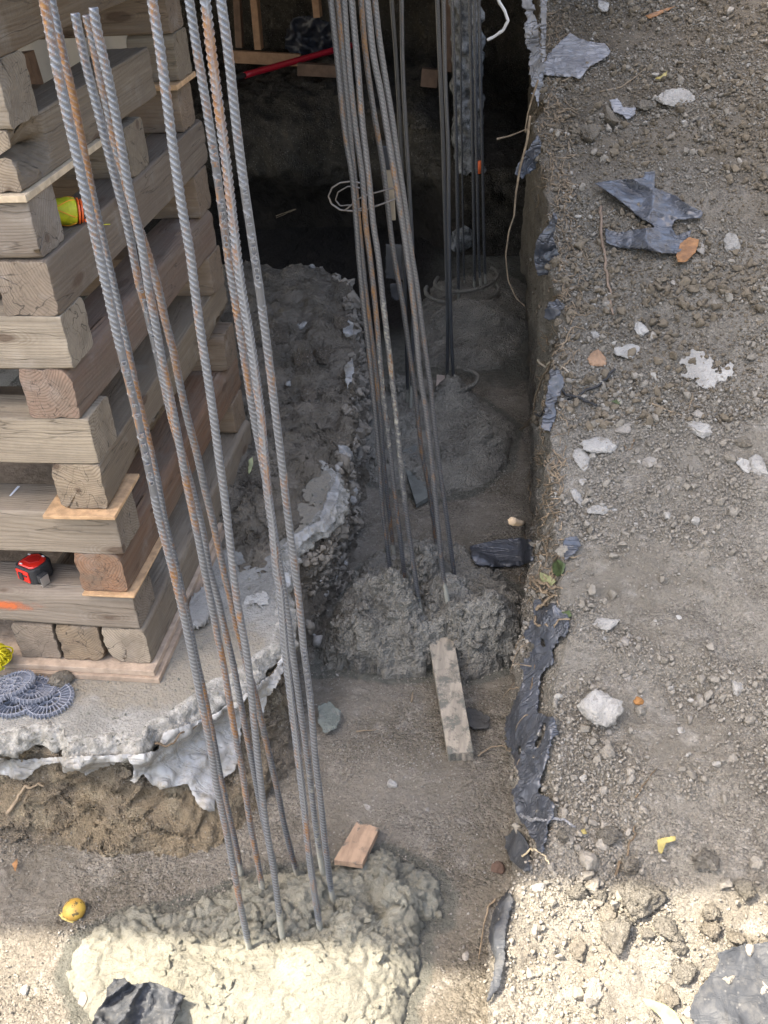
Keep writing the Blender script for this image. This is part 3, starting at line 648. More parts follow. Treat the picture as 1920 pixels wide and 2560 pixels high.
# single stones -----------------------------------------------------
def stone(name,px,py,w,h,label,mat,cat='stone',thick=.6,sub=4,seed=None,sink=.35,rot=0,rough=.14,group=None):
    q=hit(px,py)
    if q is None: return None
    p,nn=q; t=depth(p); s=seed if seed else int(px*7+py*3)
    V,Fc=rockshape(sub,s,.8,rough); V=V/np.abs(V).max(axis=0)
    a=w*t/F/2; b=h*t/F/2; c=min(a,b)*thick
    up=Vector(nn)*.6+Vector((0,0,.6)); up.normalize()
    xa=Vector(R[:,0]); xa=(xa-up*xa.dot(up)).normalized(); ya=up.cross(xa)
    fz=max(.45,abs(float(np.dot(np.array(up),ray(px,py)/np.linalg.norm(ray(px,py))))))
    V=V*np.array([a,b/fz,c]); ca,sa=math.cos(math.radians(rot)),math.sin(math.radians(rot))
    V=V@np.array([[ca,sa,0],[-sa,ca,0],[0,0,1]])
    V=V@np.array([xa,ya,up])
    o=mk(name,V,Fc,mat,loc=tuple(p+np.array(up)*c*(1-2*sink)))
    tag(o,label,cat,group); return o
S=stone
S('concrete_chunk',1487,1785,120,98,'large pale broken concrete chunk on the bank beside the long black sheet',m_stone,'concrete chunk',.85,4,5,.2,-10,.2)
S('stone',1695,252,100,58,'long whitish stone half buried high on the bank, above the crumpled black sheet',m_stone,thick=.5,rot=25)
S('stone',1510,20,38,38,'light round stone at the top edge of the bank near the roots',m_stone)
S('soil_lump',1475,345,66,52,'angular tan lump left of the small grey plastic scrap on the upper bank',m_clod,'soil lump',.8)
S('soil_lump',1522,300,46,46,'smaller tan lump beside the forked grey plastic scrap',m_clod,'soil lump',.9)
S('soil_lump',1618,265,58,30,'flat tan lump touching the long whitish stone',m_clod,'soil lump',.5)
S('stone',1835,617,48,46,'rounded pale stone right of the brown curled leaf',m_stone,thick=.8)
S('stone',1748,618,28,42,'grey oval stone touching the brown curled leaf',m_stone2)
S('stone',1602,822,38,56,'upright mottled white stone above the flat white one',m_stone)
S('stone',1572,882,80,38,'flat white angular stone beside the tan brick piece',m_stone,thick=.5,rot=5)
S('brick_piece',1492,900,50,36,'tan broken brick piece left of the flat white stone',plain('tan_brick',(.36,.235,.15),.9,bmp=.6,var=.3),'brick piece',.7)
S('stone',1487,838,30,26,'small white chip among the roots near the brick piece',m_stone)
S('stone',1752,1072,62,42,'white stone with dark pits on the right of the bank',m_stone,thick=.6,rot=10)
S('stone',1745,1038,32,22,'small grey stone just above the pitted white one',m_stone2)
S('stone',1858,1108,46,30,'brown flat-topped stone near the right edge of the photo',m_clod,'stone',.8)
S('stone',1897,1172,46,54,'bluish white stone at the right edge beside a chalky one',m_stone)
S('stone',1862,1165,42,46,'chalky stone half covered by soil left of the bluish one',m_stone)
S('stone',1507,1112,130,40,'long crusty white lump sunk in the bank near the torn sheet',m_stone,thick=.45,rot=18)
S('stone',1456,1150,48,60,'crusty white lump joining the lower left end of the long one',m_stone,thick=.5)
S('stone',1560,1075,50,30,'dusty grey stone between the black cable and the long crusty lump',m_stone2)
S('stone',1625,1158,44,26,'low dusty grey stone in the middle of the bank',m_stone2)
S('stone',1458,1205,24,20,'small bright white stone below the crusty lumps',m_stone)
S('stone',1502,1276,92,22,'thin whitish shard lying level on the bank',m_stone,thick=.5,rot=5)
S('stone',1440,1240,28,56,'white slanting stone by the bank edge, above the thin shard',m_stone,rot=15)
S('stone',1516,1560,84,34,'pale chalky patch of stone above the large concrete chunk',m_stone,thick=.35)
S('stone',1562,1610,26,32,'grey egg-shaped stone above the large concrete chunk',m_stone2,thick=.9)
S('stone',1510,1597,15,13,'tiny bright white stone left of the grey egg-shaped one',m_stone)
S('stone',1697,1544,15,12,'tiny bright white stone on the smooth middle of the bank',m_stone)
S('stone',1568,1692,28,28,'buff pebble between the egg-shaped stone and the rusty pebble',m_stone2)
S('stone',1597,1753,30,20,'rusty orange pebble right of the large concrete chunk',plain('rust_pebble',(.34,.17,.06),.9,bmp=.6,var=.3))
S('stone',1840,1718,34,40,'chalky two-part stone alone on the lower right of the bank',m_stone)
S('stone',1705,1827,22,18,'small white stone below and right of the large concrete chunk',m_stone)
S('stone',1521,1831,18,16,'small grey stone touching the foot of the large concrete chunk',m_stone2)
S('stone',1348,2217,44,20,'smooth light oval pebble at the near end of the bank',m_stone,thick=.9,rot=25,rough=.04)
S('stone',1350,2120,16,12,'white bead-like stone at the lower end of the long black sheet',m_stone,rough=.04)
S('stone',980,1962,28,24,'whitish round pebble on the trench floor above the wooden offcut',m_stone,thick=.9)
S('stone',1164,2390,20,24,'grey oval pebble on the trench floor near the sunlit edge',m_stone2,rough=.05)
S('stone',1068,2025,13,13,'small round pebble on the trench floor, right of the whitish one',m_stone2)
S('stone',918,2018,20,18,'grey gravel piece on the trench floor left of the whitish pebble',m_stone2)
S('soil_lump',1240,2172,46,32,'dark reddish lump at the foot of the bank below the black sheet',plain('red_lump',(.13,.085,.065),.95,bmp=.6,var=.3),'soil lump')
S('soil_lump',150,1712,70,44,'crumbly brown lump against the pale board under the timber stack',m_clod,'soil lump',.9,4,None,.2)
S('soil_lump',850,820,60,52,'dark rounded lump on the berm beside a twist of clear plastic',m_berm,'soil lump')
S('soil_lump',700,835,60,52,'broad dark lump on the upper berm',m_berm,'soil lump')
S('soil_lump',765,898,64,60,'angular dark lump on the middle of the berm',m_berm,'soil lump')
S('soil_lump',810,890,56,52,'rounded dark lump next to the berm edge',m_berm,'soil lump')
S('soil_lump',770,985,44,44,'dark block-shaped lump low on the berm',m_berm,'soil lump')
S('stone',752,815,36,16,'pale chip on the dark upper berm',m_stone)
S('stone',722,960,18,14,'small pale chip low on the berm',m_stone)
S('concrete_chunk',60,2478,24,24,'small pale lump on the sunlit ground left of the crumpled grey plastic',m_stone,'stone')
S('concrete_chunk',210,2500,30,24,'pale rounded lump beside the crumpled grey plastic in the sun',m_stone2,'stone')
for i,(x,y,w,h,l) in enumerate([(1575,2175,62,56,'dark wedge-shaped clod with a cream flake beside it at the near end of the bank'),(1600,2262,120,100,'largest clod, flat and cracked, in the middle of the near heap'),(1545,2350,110,84,'wide grey clod below the largest one'),(1515,2300,56,54,'dark clod between the two widest ones'),(1450,2236,52,54,'rounded clod left of the largest one'),(1772,2158,84,62,'smooth grey clod by the pale dusty hollow at the near end of the bank'),(1775,2282,60,54,'dark faceted clod right of the largest one'),(1522,2098,62,54,'squat clod above the yellowish leaf'),(1408,2092,38,40,'round clod beside the lower end of the long black sheet'),(1770,2335,54,52,'dark clod above the big grey sheet corner'),(1862,2232,52,54,'tan clod close to the right edge'),(1712,2440,64,60,'pale clod left of the big grey sheet'),(1668,2490,70,64,'flat pale clod just above the curled leaf'),(1665,2330,60,66,'streaky tan clod in the near heap'),(1617,2340,32,44,'cream upright clod between the wide ones'),(1445,2380,52,60,'dusty clod at the lower left of the near heap'),(1500,2240,46,46,'tan clod wedged above the two widest ones'),(1690,2370,46,46,'purplish grey clod in the near heap'),(1835,2350,50,40,'low tan clod above the grey sheet')]):
    S('soil_clod',x,y,w,h,l,m_clod2 if i%3 else m_clod,'clod',.8,4,300+i,.16,(i*37)%90,.26,'big clods at the near end of the bank')
# ------------------------------------------------------------------ sheets of plastic and other traced flats
def patch(name,poly,mat,label,cat='plastic sheet',step=3.2,lift=.008,crum=.006,th=.0012,jag=3.,smooth=14,seed=0,base=None,fold=0.,parent=None,group=None,cs=1.,holes=()):
    poly=np.array(poly,float); m=len(poly)
    Q=resamp(np.c_[np.vstack([poly,poly[:1]]),np.zeros(m+1)],int(max(40,m*14)))[:-1,:2]
    Q=Q+jag*np.stack([fbm(np.c_[Q/11.,Q[:,:1]*0+seed],5,seed,.75),fbm(np.c_[Q/11.,Q[:,:1]*0+seed+5],5,seed+3,.75)],-1)*1.35
    x0,y0=Q.min(0)-step; x1,y1=Q.max(0)+step
    gx=np.arange(x0,x1,step); gy=np.arange(y0,y1,step); X,Y=np.meshgrid(gx,gy,indexing='ij')
    sdp=poly_sd(X,Y,Q)
    for hq in holes: sdp=np.minimum(sdp,-poly_sd(X,Y,resamp(np.c_[np.vstack([hq,hq[:1]]),np.zeros(len(hq)+1)],60)[:-1,:2]))
    ins=sdp>-step*.72
    T=np.full(X.shape,np.nan)
    for i,j in zip(*np.where(ins)):
        if base is not None: 
            p=base(X[i,j],Y[i,j]); T[i,j]=depth(p)
        else:
            q=hit(X[i,j],Y[i,j])
            if q: T[i,j]=depth(q[0])
    med=np.nanmedian(T); T[np.isnan(T)&ins]=med
    # snap border nodes onto the torn outline
    g=np.gradient(sdp,step); near=(sdp<step*.72)&ins
    X2=np.where(near,X-g[0]*sdp,X); Y2=np.where(near,Y-g[1]*sdp,Y)
    w=ins.astype(float); Tm=np.where(ins,T,0)
    lo=None
    if base is None:
        for k in range(2):
            a=np.pad(np.where(ins,T,99),1,constant_values=99); T=np.where(ins,np.minimum.reduce([a[i:i+T.shape[0],j:j+T.shape[1]] for i in range(3) for j in range(3)]),T)
        Tm=np.where(ins,T,0)
    for k in range(smooth):
        a=np.pad(Tm,1); b_=np.pad(w,1)
        s=a[:-2,1:-1]+a[2:,1:-1]+a[1:-1,:-2]+a[1:-1,2:]+a[1:-1,1:-1]; c=b_[:-2,1:-1]+b_[2:,1:-1]+b_[1:-1,:-2]+b_[1:-1,2:]+b_[1:-1,1:-1]
        Tm=np.where(ins,s/np.maximum(c,1),0)
    if base is None: Tm=np.where(ins,np.minimum(Tm,np.where(ins,T,0)+.0)*1.,0) if lift>0 else Tm
    V=np.zeros(X.shape+(3,))
    K=R@np.stack([X2.ravel()-CX,-(Y2.ravel()-CY),np.full(X.size,-F)])/F
    K=K.T.reshape(X.shape+(3,))
    P0=CAM+K*Tm[...,None]
    sc_=P0*cs
    cr=crum*(fbm(sc_*9,2,seed+2)+1.3*(1-2.2*np.abs(noise(sc_*7,seed+9)))+.35*(1-3*np.abs(noise(sc_*19,seed+4))))
    if fold: cr=cr+fold*(1-np.abs(np.sin(noise(sc_*np.array([3.2,4.5,4.5]),seed+6)*5+sc_[...,0]*6)))
    D=Tm-lift-cr
    V=CAM+K*D[...,None]
    idx=-np.ones(X.shape,int); idx[ins]=np.arange(ins.sum())
    q=ins[:-1,:-1]&ins[1:,:-1]&ins[1:,1:]&ins[:-1,1:]
    fa=np.stack([idx[:-1,:-1][q],idx[1:,:-1][q],idx[1:,1:][q],idx[:-1,1:][q]],-1)
    o=mk(name,V[ins],np.ascontiguousarray(fa),mat,parent=parent)
    md=o.modifiers.new('thick','SOLIDIFY'); md.thickness=max(th,.0012); md.offset=0
    if cat: tag(o,label,cat,group)
    return o
# clear polyethylene hanging out from under the slab
patch('clear_plastic_sheet',[(-30,1892),(60,1900),(140,1892),(230,1890),(330,1884),(330,1900),(322,1896),(290,1910),(240,1925),(215,1938),(195,1925),(160,1932),(150,1905),(100,1915),(70,1945),(55,1952),(20,1942),(-30,1925)],m_poly,'ragged strip of clear plastic hanging under the slab edge at the far left','plastic sheet',seed=3,lift=.010,crum=.004)
patch('clear_plastic_sheet',[(325,1890),(395,1876),(408,1830),(470,1812),(530,1790),(570,1760),(600,1760),(605,1800),(596,1900),(588,1925),(560,1945),(540,1990),(535,2030),(500,2020),(480,1985),(470,1960),(440,1965),(420,1970),(405,1975),(380,1960),(358,1935),(335,1960),(327,1950),(338,1920),(318,1895)],m_poly,'largest dirty clear plastic flap draped over the clay corner below the slab','plastic sheet',seed=8,lift=.014,crum=.006)
patch('clear_plastic_sheet',[(575,1765),(640,1715),(685,1680),(708,1630),(706,1680),(690,1720),(668,1740),(664,1768),(655,1790),(640,1760),(620,1740),(605,1760),(585,1790)],m_poly,'torn pointed piece of clear plastic behind the nearest rebars',seed=12,lift=.02)
patch('clear_plastic_sheet',[(722,1350),(760,1320),(800,1300),(818,1270),(842,1262),(838,1300),(815,1330),(790,1330),(760,1355),(735,1385)],m_poly,'white scrap of clear plastic along the broken slab edge by the trench corner',seed=15,lift=.015)
patch('clear_plastic_sheet',[(800,1290),(820,1230),(842,1190),(850,1200),(845,1240),(828,1280),(815,1320)],m_poly,'narrow crinkled clear plastic above the trench corner',seed=17,lift=.015)
patch('clear_plastic_sheet',[(846,1112),(868,1115),(885,1135),(880,1158),(862,1148),(848,1135)],m_poly,'small curled clear plastic tab on the berm edge',seed=18,lift=.02)
patch('clear_plastic_sheet',[(862,912),(882,895),(885,930),(870,970),(862,950)],m_poly,'faint clear plastic hanging off the berm edge',seed=19,lift=.02)
patch('clear_plastic_sheet',[(855,815),(872,800),(886,812),(880,838),(868,842),(858,830)],m_poly,'twist of clear plastic on the upper berm',seed=20,lift=.02)
patch('clear_plastic_sheet',[(704,1435),(722,1430),(728,1460),(712,1470)],m_poly,'little blue-white plastic tab sticking out between the rebars',seed=21,lift=.02)
# black polyethylene along the bank
patch('black_plastic_sheet',[(1335,1500),(1352,1495),(1362,1520),(1385,1510),(1425,1545),(1420,1580),(1400,1600),(1385,1615),(1380,1660),(1355,1680),(1350,1700),(1345,1760),(1345,1785),(1385,1795),(1395,1830),(1378,1850),(1370,1890),(1360,1920),(1350,1960),(1345,1985),(1382,2000),(1385,2040),(1368,2060),(1365,2100),(1355,2140),(1340,2110),(1325,2085),(1300,2050),(1285,2010),(1280,1975),(1300,1950),(1280,1880),(1265,1850),(1262,1810),(1290,1750),(1310,1700),(1305,1680),(1302,1660),(1325,1640),(1335,1610),(1310,1600),(1318,1570),(1335,1545)],m_black,'long torn black plastic sheet draped down the bank edge beside the trench',seed=30,lift=.014,crum=.007,smooth=18,jag=5,holes=[[(1352,1590),(1360,1600),(1366,1622),(1352,1612)],[(1358,1805),(1366,1808),(1362,1835),(1345,1872),(1336,1862),(1350,1835)],[(1296,1862),(1304,1866),(1302,1890),(1296,1885)],[(1342,1984),(1352,1980),(1346,1992)]])
patch('black_plastic_sheet',[(1262,2090),(1290,2070),(1305,2085),(1325,2120),(1325,2180),(1300,2172),(1275,2150),(1264,2120)],m_blackdusty,'smaller dusty black flap below the long sheet at the bank foot',seed=31,lift=.014,smooth=30)
patch('black_plastic_sheet',[(1272,2225),(1285,2250),(1270,2300),(1262,2340),(1262,2400),(1248,2470),(1215,2510),(1232,2450),(1238,2400),(1222,2350),(1228,2300),(1245,2255)],m_blackdusty,'narrow bluish black strip between trench floor and bank in the sun',seed=32,lift=.012)
patch('black_plastic_sheet',[(1372,560),(1385,530),(1395,545),(1382,590),(1398,640),(1412,690),(1380,685),(1345,690),(1335,650),(1340,600)],m_black,'dark plastic flap hanging over the bank edge, left of the crumpled sheet',seed=33,lift=.0,crum=.012,jag=1.5,base=lambda x,y:ony(x,y,1.95))
patch('black_plastic_sheet',[(1370,755),(1400,748),(1412,765),(1400,790),(1372,800),(1358,795)],m_black,'small black plastic flap on the bank face, below the hanging one',seed=34,lift=.0,crum=.008,base=lambda x,y:ony(x,y,1.55))
patch('black_plastic_sheet',[(1375,925),(1400,925),(1412,960),(1385,1010),(1392,1040),(1375,1080),(1352,1070),(1362,1010),(1372,960)],m_black,'black plastic strip behind the roots at the bank edge',seed=35,lift=.0,crum=.01,base=lambda x,y:ony(x,y,1.02+(1080-y)*.0008))
patch('black_plastic_sheet',[(1290,420),(1318,375),(1345,335),(1355,360),(1340,420),(1305,445),(1288,438)],m_black,'black plastic corner sticking out into the dark trench below the grey strip',seed=36,lift=.0,base=lambda x,y:ony(x,y,2.6+.001*(x-1290)),crum=.01)
patch('black_plastic_sheet',[(1410,1345),(1440,1340),(1455,1362),(1435,1385),(1415,1400),(1405,1375)],m_black,'small dark plastic bag scrap on the bank by the green leaf',seed=37,lift=.012)
patch('black_plastic_sheet',[(1175,1365),(1240,1350),(1300,1345),(1330,1350),(1335,1400),(1300,1415),(1240,1418),(1190,1412),(1178,1390)],m_black,'flat black plastic piece on the trench floor against the bank',seed=38,lift=.012,crum=.003,jag=1,th=.003)
patch('grey_plastic_sheet',[(1425,82),(1445,95),(1475,105),(1512,108),(1527,128),(1512,148),(1475,165),(1450,196),(1400,190),(1360,188),(1338,185),(1360,160),(1375,130),(1400,105)],m_greysheet,'pale grey plastic sheet lying at the top of the bank',seed=39,lift=.03,crum=.005,jag=2)
patch('grey_plastic_sheet',[(1523,250),(1545,248),(1560,268),(1592,270),(1588,285),(1566,301),(1556,280),(1548,290),(1530,270)],m_greysheet,'small forked grey plastic scrap on the upper bank',seed=40,lift=.015)
patch('crumpled_black_sheet',[(1485,458),(1540,450),(1608,445),(1612,430),(1638,428),(1636,470),(1690,490),(1725,515),(1760,530),(1755,545),(1715,548),(1685,550),(1680,572),(1692,590),(1728,575),(1722,610),(1700,635),(1655,632),(1600,622),(1540,618),(1515,605),(1512,570),(1545,582),(1600,572),(1645,568),(1600,545),(1560,510),(1520,480)],m_black,'large crumpled black plastic sheet in the middle of the upper bank',seed=41,lift=.02,crum=.010,fold=.045,jag=1.5,smooth=24)
patch('grey_black_sheet',[(1790,2385),(1850,2362),(1930,2355),(1930,2570),(1740,2570),(1722,2530),(1745,2475),(1765,2450),(1790,2420),(1800,2400)],m_blackdusty,'big dusty grey-black sheet at the bottom right corner in the sun',seed=42,lift=.012,crum=.0018)
patch('grey_plastic_sheet',[(1300,-20),(1330,-20),(1335,30),(1348,60),(1345,100),(1362,150),(1358,200),(1345,260),(1335,240),(1322,180),(1325,130),(1312,90),(1318,50)],m_greysheet,'long shredded grey strip hanging at the top of the bank edge',seed=43,lift=.0,base=lambda x,y:ony(x,y,3.0),crum=.014,jag=7)
patch('grey_plastic_sheet',[(1352,-20),(1368,-20),(1366,60),(1364,140),(1356,170),(1352,90)],m_greysheet,'thin pale strip beside the shredded grey one',seed=44,lift=.0,base=lambda x,y:ony(x,y,2.95),crum=.008)
patch('cloth_scrap',[(795,1765),(825,1755),(850,1775),(852,1800),(838,1825),(810,1832),(795,1805)],m_conc('grey_green_scrap',(.17,.19,.17),(.13,.145,.13)),'crumpled grey-green scrap on the trench floor beside the rebars','scrap',seed=45,lift=.010,crum=.008)
# crumpled sheet bottom left
patch('crumpled_grey_sheet',[(268,2470),(285,2448),(310,2445),(330,2462),(375,2455),(400,2462),(440,2480),(462,2490),(448,2530),(425,2575),(225,2575),(240,2530),(262,2500)],m_blackdusty,'crumpled grey plastic lying on the fresh concrete at the bottom edge',seed=46,lift=.03,crum=.012,fold=.05,jag=2,cs=2.2,smooth=24)
# lime patches
patch('lime_crust',[(1700,905),(1730,875),(1760,880),(1785,905),(1790,935),(1825,905),(1835,915),(1825,945),(1795,955),(1775,970),(1750,968),(1740,945),(1700,945),(1720,925)],m_stone,'bright white lime crust on the smooth part of the bank','lime crust',seed=50,lift=.002,crum=.003,jag=8)
patch('lime_crust',[(615,1495),(640,1480),(668,1485),(665,1510),(640,1512),(620,1508)],m_stone,'white lime spots on the slab between the rebars','lime crust',seed=51,lift=.002,crum=.003,jag=9)
# concrete flake leaning beside the crib
patch('concrete_flake',[(462,1540),(478,1500),(512,1470),(528,1480),(522,1540),(520,1555),(490,1570),(475,1572)],m_conc('flake_concrete',(.34,.335,.31),(.27,.265,.25)),'tilted grey concrete flake between timber stack and nearest rebars','concrete flake',seed=52,lift=.02,crum=.003,jag=2,th=.028)
# leaves
m_lgr=plain('green_leaf',(.06,.088,.035),.5,var=.3,vs=50); m_lyl=plain('yellow_leaf',(.36,.30,.10),.55,var=.3,vs=50); m_lbr=plain('brown_leaf',(.30,.15,.06),.6,var=.4,vs=40,bmp=.3); m_lpg=plain('pale_green_leaf',(.30,.32,.17),.6,var=.3,vs=40,bmp=.3)
lf=lambda n,pl,m,l,s,li=.012: patch(n,pl,m,l,'leaf',seed=s,lift=li,crum=.004,jag=1,step=2.2,smooth=6)
lf('leaf',[(1636,197),(1655,188),(1668,177),(1664,195),(1650,201)],m_lyl,'small pointed yellow leaf high on the bank',60)
lf('leaf',[(1690,640),(1700,610),(1722,592),(1748,600),(1740,630),(1715,655),(1695,655)],m_lbr,'curled brown leaf under the crumpled black sheet',61,.03)
lf('leaf',[(1380,1410),(1395,1398),(1414,1410),(1408,1432),(1395,1442),(1382,1432)],m_lgr,'green leaf on the bank edge above the root cluster',62)
lf('leaf',[(1404,1530),(1425,1526),(1430,1540),(1412,1545)],m_lgr,'green leaf tip beside the top of the long black sheet',63)
lf('leaf',[(1350,1430),(1375,1440),(1392,1452),(1378,1465),(1350,1455)],m_lpg,'dull yellowish leaf by the root cluster',64)
lf('leaf',[(1605,2495),(1625,2498),(1660,2510),(1690,2530),(1712,2570),(1668,2570),(1645,2535),(1618,2515)],m_lpg,'long curled pale green leaf at the bottom edge of the photo',65,.03)
lf('leaf',[(1643,2100),(1655,2095),(1690,2090),(1688,2102),(1665,2108),(1655,2135),(1646,2130)],m_lyl,'forked yellowish dry leaf at the near heap',66,.02)
lf('leaf',[(1452,2075),(1462,2072),(1468,2085),(1458,2086)],m_lyl,'tiny yellow leaf bit near the squat clod',67,.015)
lf('leaf',[(1525,1003),(1545,998),(1556,1004),(1548,1012)],m_lgr,'bright green leaf tip beside the black cable',68)
lf('leaf',[(1612,40),(1650,25),(1690,15),(1660,32),(1625,47)],m_lbr,'orange-brown bark strip near the top of the bank',69)
lf('leaf',[(620,1180),(622,1150),(632,1140),(632,1165),(624,1185)],m_lpg,'pale leaf blade between timber stack and rebars',70)
lf('leaf',[(30,2160),(45,2145),(42,2170),(38,2180)],m_lbr,'small brown leaf on the floor below the clay wall',71)
# roots, twigs, cables -------------------------------------------------
def strand(name,pts,r,mat,label,cat='root',lift=.006,base=None,taper=.5,seed=0,n=6):
    Q=[]
    for a in resamp(np.c_[np.array(pts,float),np.zeros(len(pts))],max(6,len(pts)*4)):
        if base: Q.append(base(a[0],a[1])); continue
        q=hit(a[0],a[1])
        if q: Q.append(q[0]-ray(a[0],a[1])*0+q[1]*lift)
    if len(Q)<3: return
    Q=np.array(Q)
    if base is None:
        t=np.array([depth(q) for q in Q]); 
        for k in range(14): t[1:-1]=(t[:-2]+t[1:-1]+t[2:])/3
        pc=[(R.T@(q-CAM)) for q in Q]; Q=np.array([CAM+R@(c/-c[2]*tt_) for c,tt_ in zip(pc,t)])
    Q=Q+.001*np.stack([noise(Q*25,seed+k) for k in range(3)],-1)
    P=catmull(Q,.006); m=len(P)
    V,fc=tube(P,r*(1-taper*np.linspace(0,1,m))*(1+.25*noise(P*60,seed)),n)
    o=mk(name,V,fc,mat); tag(o,label,cat); return o
G=lambda x,y,yy=2.2:ony(x,y,yy)
strand('root',[(1325,290),(1318,350),(1300,420),(1290,480),(1285,540),(1272,580),(1264,640),(1270,700),(1290,745),(1312,765)],.006,m_root,'long thin root hanging in front of the dark trench wall',base=lambda x,y:ony(x,y,2.4),n=6)
strand('root',[(1345,200),(1320,280),(1312,330)],.005,m_root,'short root dropping from the grey sheet into the trench',base=lambda x,y:ony(x,y,2.5))
strand('root',[(1242,348),(1275,340),(1318,322)],.006,m_root,'pale forked root stub in the dark upper trench',base=lambda x,y:ony(x,y,3.2))
strand('root',[(1300,1083),(1320,1070),(1345,1040),(1350,990),(1375,930),(1410,880),(1425,830)],.0055,m_root,'long bending root crossing the black strip on the bank edge',lift=.02)
strand('root',[(1362,905),(1390,922),(1425,945)],.005,plain('pale_root',(.45,.40,.32),.8),'straight pale root above the black strip',lift=.03)
strand('root',[(1280,1303),(1300,1308),(1335,1305)],.009,m_root,'thick pale root stub poking out of the bank into the trench',base=lambda x,y:onx(x,y,1.06))
strand('root',[(1345,1455),(1372,1462),(1400,1475),(1415,1480)],.006,m_root,'thick tan root of the cluster below the green leaf, upper one',lift=.02)
strand('root',[(1345,1458),(1362,1475),(1385,1492)],.0055,m_root,'thick tan root of the cluster below the green leaf, lower one',lift=.02)
strand('root',[(1355,1552),(1368,1565),(1395,1570),(1430,1555)],.005,m_root,'curved brown root across the top of the long black sheet',lift=.028)
strand('root',[(1355,1538),(1375,1515),(1405,1500)],.006,m_root,'thin root crossing above the curved brown one',lift=.028)
strand('root',[(1320,2052),(1355,2056),(1400,2062),(1435,2075)],.006,m_greysheet,'grey root laid across the lower end of the long black sheet',lift=.028)
strand('root',[(1318,2150),(1332,2135),(1352,2137),(1368,2150),(1377,2170)],.003,plain('straw',(.5,.42,.28),.8),'thin straw loop at the lower end of the bank',lift=.02)
strand('root',[(1240,2250),(1220,2270),(1205,2340),(1198,2400)],.003,m_root,'fine root trailing over the trench floor by the narrow strip',lift=.008)
strand('root',[(1195,1895),(1225,1872),(1255,1868),(1285,1880)],.0028,m_root,'fine curly root on the trench floor by the stake',lift=.008)
strand('root',[(25,2030),(50,1995),(75,1965),(100,1955),(112,1958)],.006,m_root,'curved root poking from the clay wall at the left',lift=.012)
strand('root',[(395,1852),(430,1835),(460,1822),(482,1815)],.0035,m_rootd,'thin dark twig lying below the slab corner on the plastic',lift=.035)
strand('twig',[(1500,232),(1550,222),(1590,195),(1615,172)],.004,m_root,'long slender twig on the upper bank near the yellow leaf','twig')
strand('twig',[(1502,520),(1506,600),(1512,650),(1520,720),(1530,790)],.007,plain('wood_strip',(.20,.15,.11),.8),'long straight splinter standing against the crumpled sheet','twig',lift=.012,taper=.3)
strand('twig',[(1625,1010),(1670,1030),(1712,1045),(1728,1010),(1730,985)],.0035,m_root,'thin bent twig above the pitted white stone','twig')
strand('twig',[(1585,1100),(1575,1130),(1560,1115)],.004,m_rootd,'dark forked twig right of the crusty lump','twig')
strand('twig',[(1535,2185),(1560,2150),(1598,2072)],.0035,m_rootd,'dark thin twig among the near clods','twig',lift=.02)
strand('twig',[(1590,1995),(1620,1950),(1640,1925)],.0025,m_rootd,'hair-thin twig on the lower bank','twig')
strand('twig',[(1340,1735),(1352,1665)],.004,m_rootd,'short twig on the black sheet','twig',lift=.02)
strand('twig',[(890,1832),(940,1828)],.003,m_root,'short straw stick on the trench floor left of the stake','twig')
strand('twig',[(1028,1758),(1033,1735)],.004,m_root,'tiny stick on the trench floor below the cement','twig')
strand('twig',[(690,540),(720,528),(745,520),(690,545)],.004,m_root,'faint twig in the dark hollow behind the rebars','twig',lift=.01)
strand('black_cable',[(1352,1040),(1400,1018),(1450,995),(1500,965),(1540,932)],.0045,m_rubber,'straight piece of black cable on the bank edge','cable',lift=.02,taper=0)
strand('black_cable',[(1398,930),(1394,965),(1408,992),(1440,1005),(1470,1015),(1490,1025)],.0045,m_rubber,'curved piece of black cable crossing the straight one','cable',lift=.02,taper=0)
strand('white_cord',[(1240,-20),(1248,5),(1262,28),(1270,52),(1258,75),(1235,92),(1218,100)],.0085,plain('white_cord_m',(.62,.62,.60),.5),'thick white cord curving down at the top of the trench','cord',base=lambda x,y:ony(x,y,3.6),taper=.1,n=10)
# tangled fine roots along the bank edge: nobody could count them
mb=MB(); r_=np.random.default_rng(5)
edge=[(1372,60),(1385,120),(1380,210),(1375,260),(1395,300),(1385,350),(1380,420),(1400,470),(1395,520),(1410,560),(1420,640),(1425,700),(1410,760),(1395,860),(1385,900),(1375,1000),(1365,1090),(1370,1150),(1375,1200),(1370,1260),(1365,1330),(1370,1390),(1360,1470)]
for k in range(560):
    a=edge[r_.integers(len(edge))]; x=a[0]+r_.normal()*22; y=a[1]+r_.normal()*30; an=r_.uniform(0,6.28); Ln=r_.uniform(15,55); pts=[]
    bend=r_.normal()*1.0
    for s in range(6):
        q=hit(x,y)
        if q is None: break
        if pts and abs(depth(q[0])-depth(pts[-1]))>.12: break
        pts.append(q[0]+q[1]*(.004+.012*r_.random())); x+=math.cos(an)*Ln/5; y+=math.sin(an)*Ln/5; an+=bend/5+r_.normal()*.25
    if len(pts)>=3:
        P=catmull(pts,.012); mb.tube(P,np.linspace(.0026,.0009,len(P))*r_.uniform(.6,1.5),4)
o=mb.build('fine_roots',m_root,smooth=True); tag(o,'fine tangled roots and straw along the bank edge','roots',kind='stuff')
mb=MB()
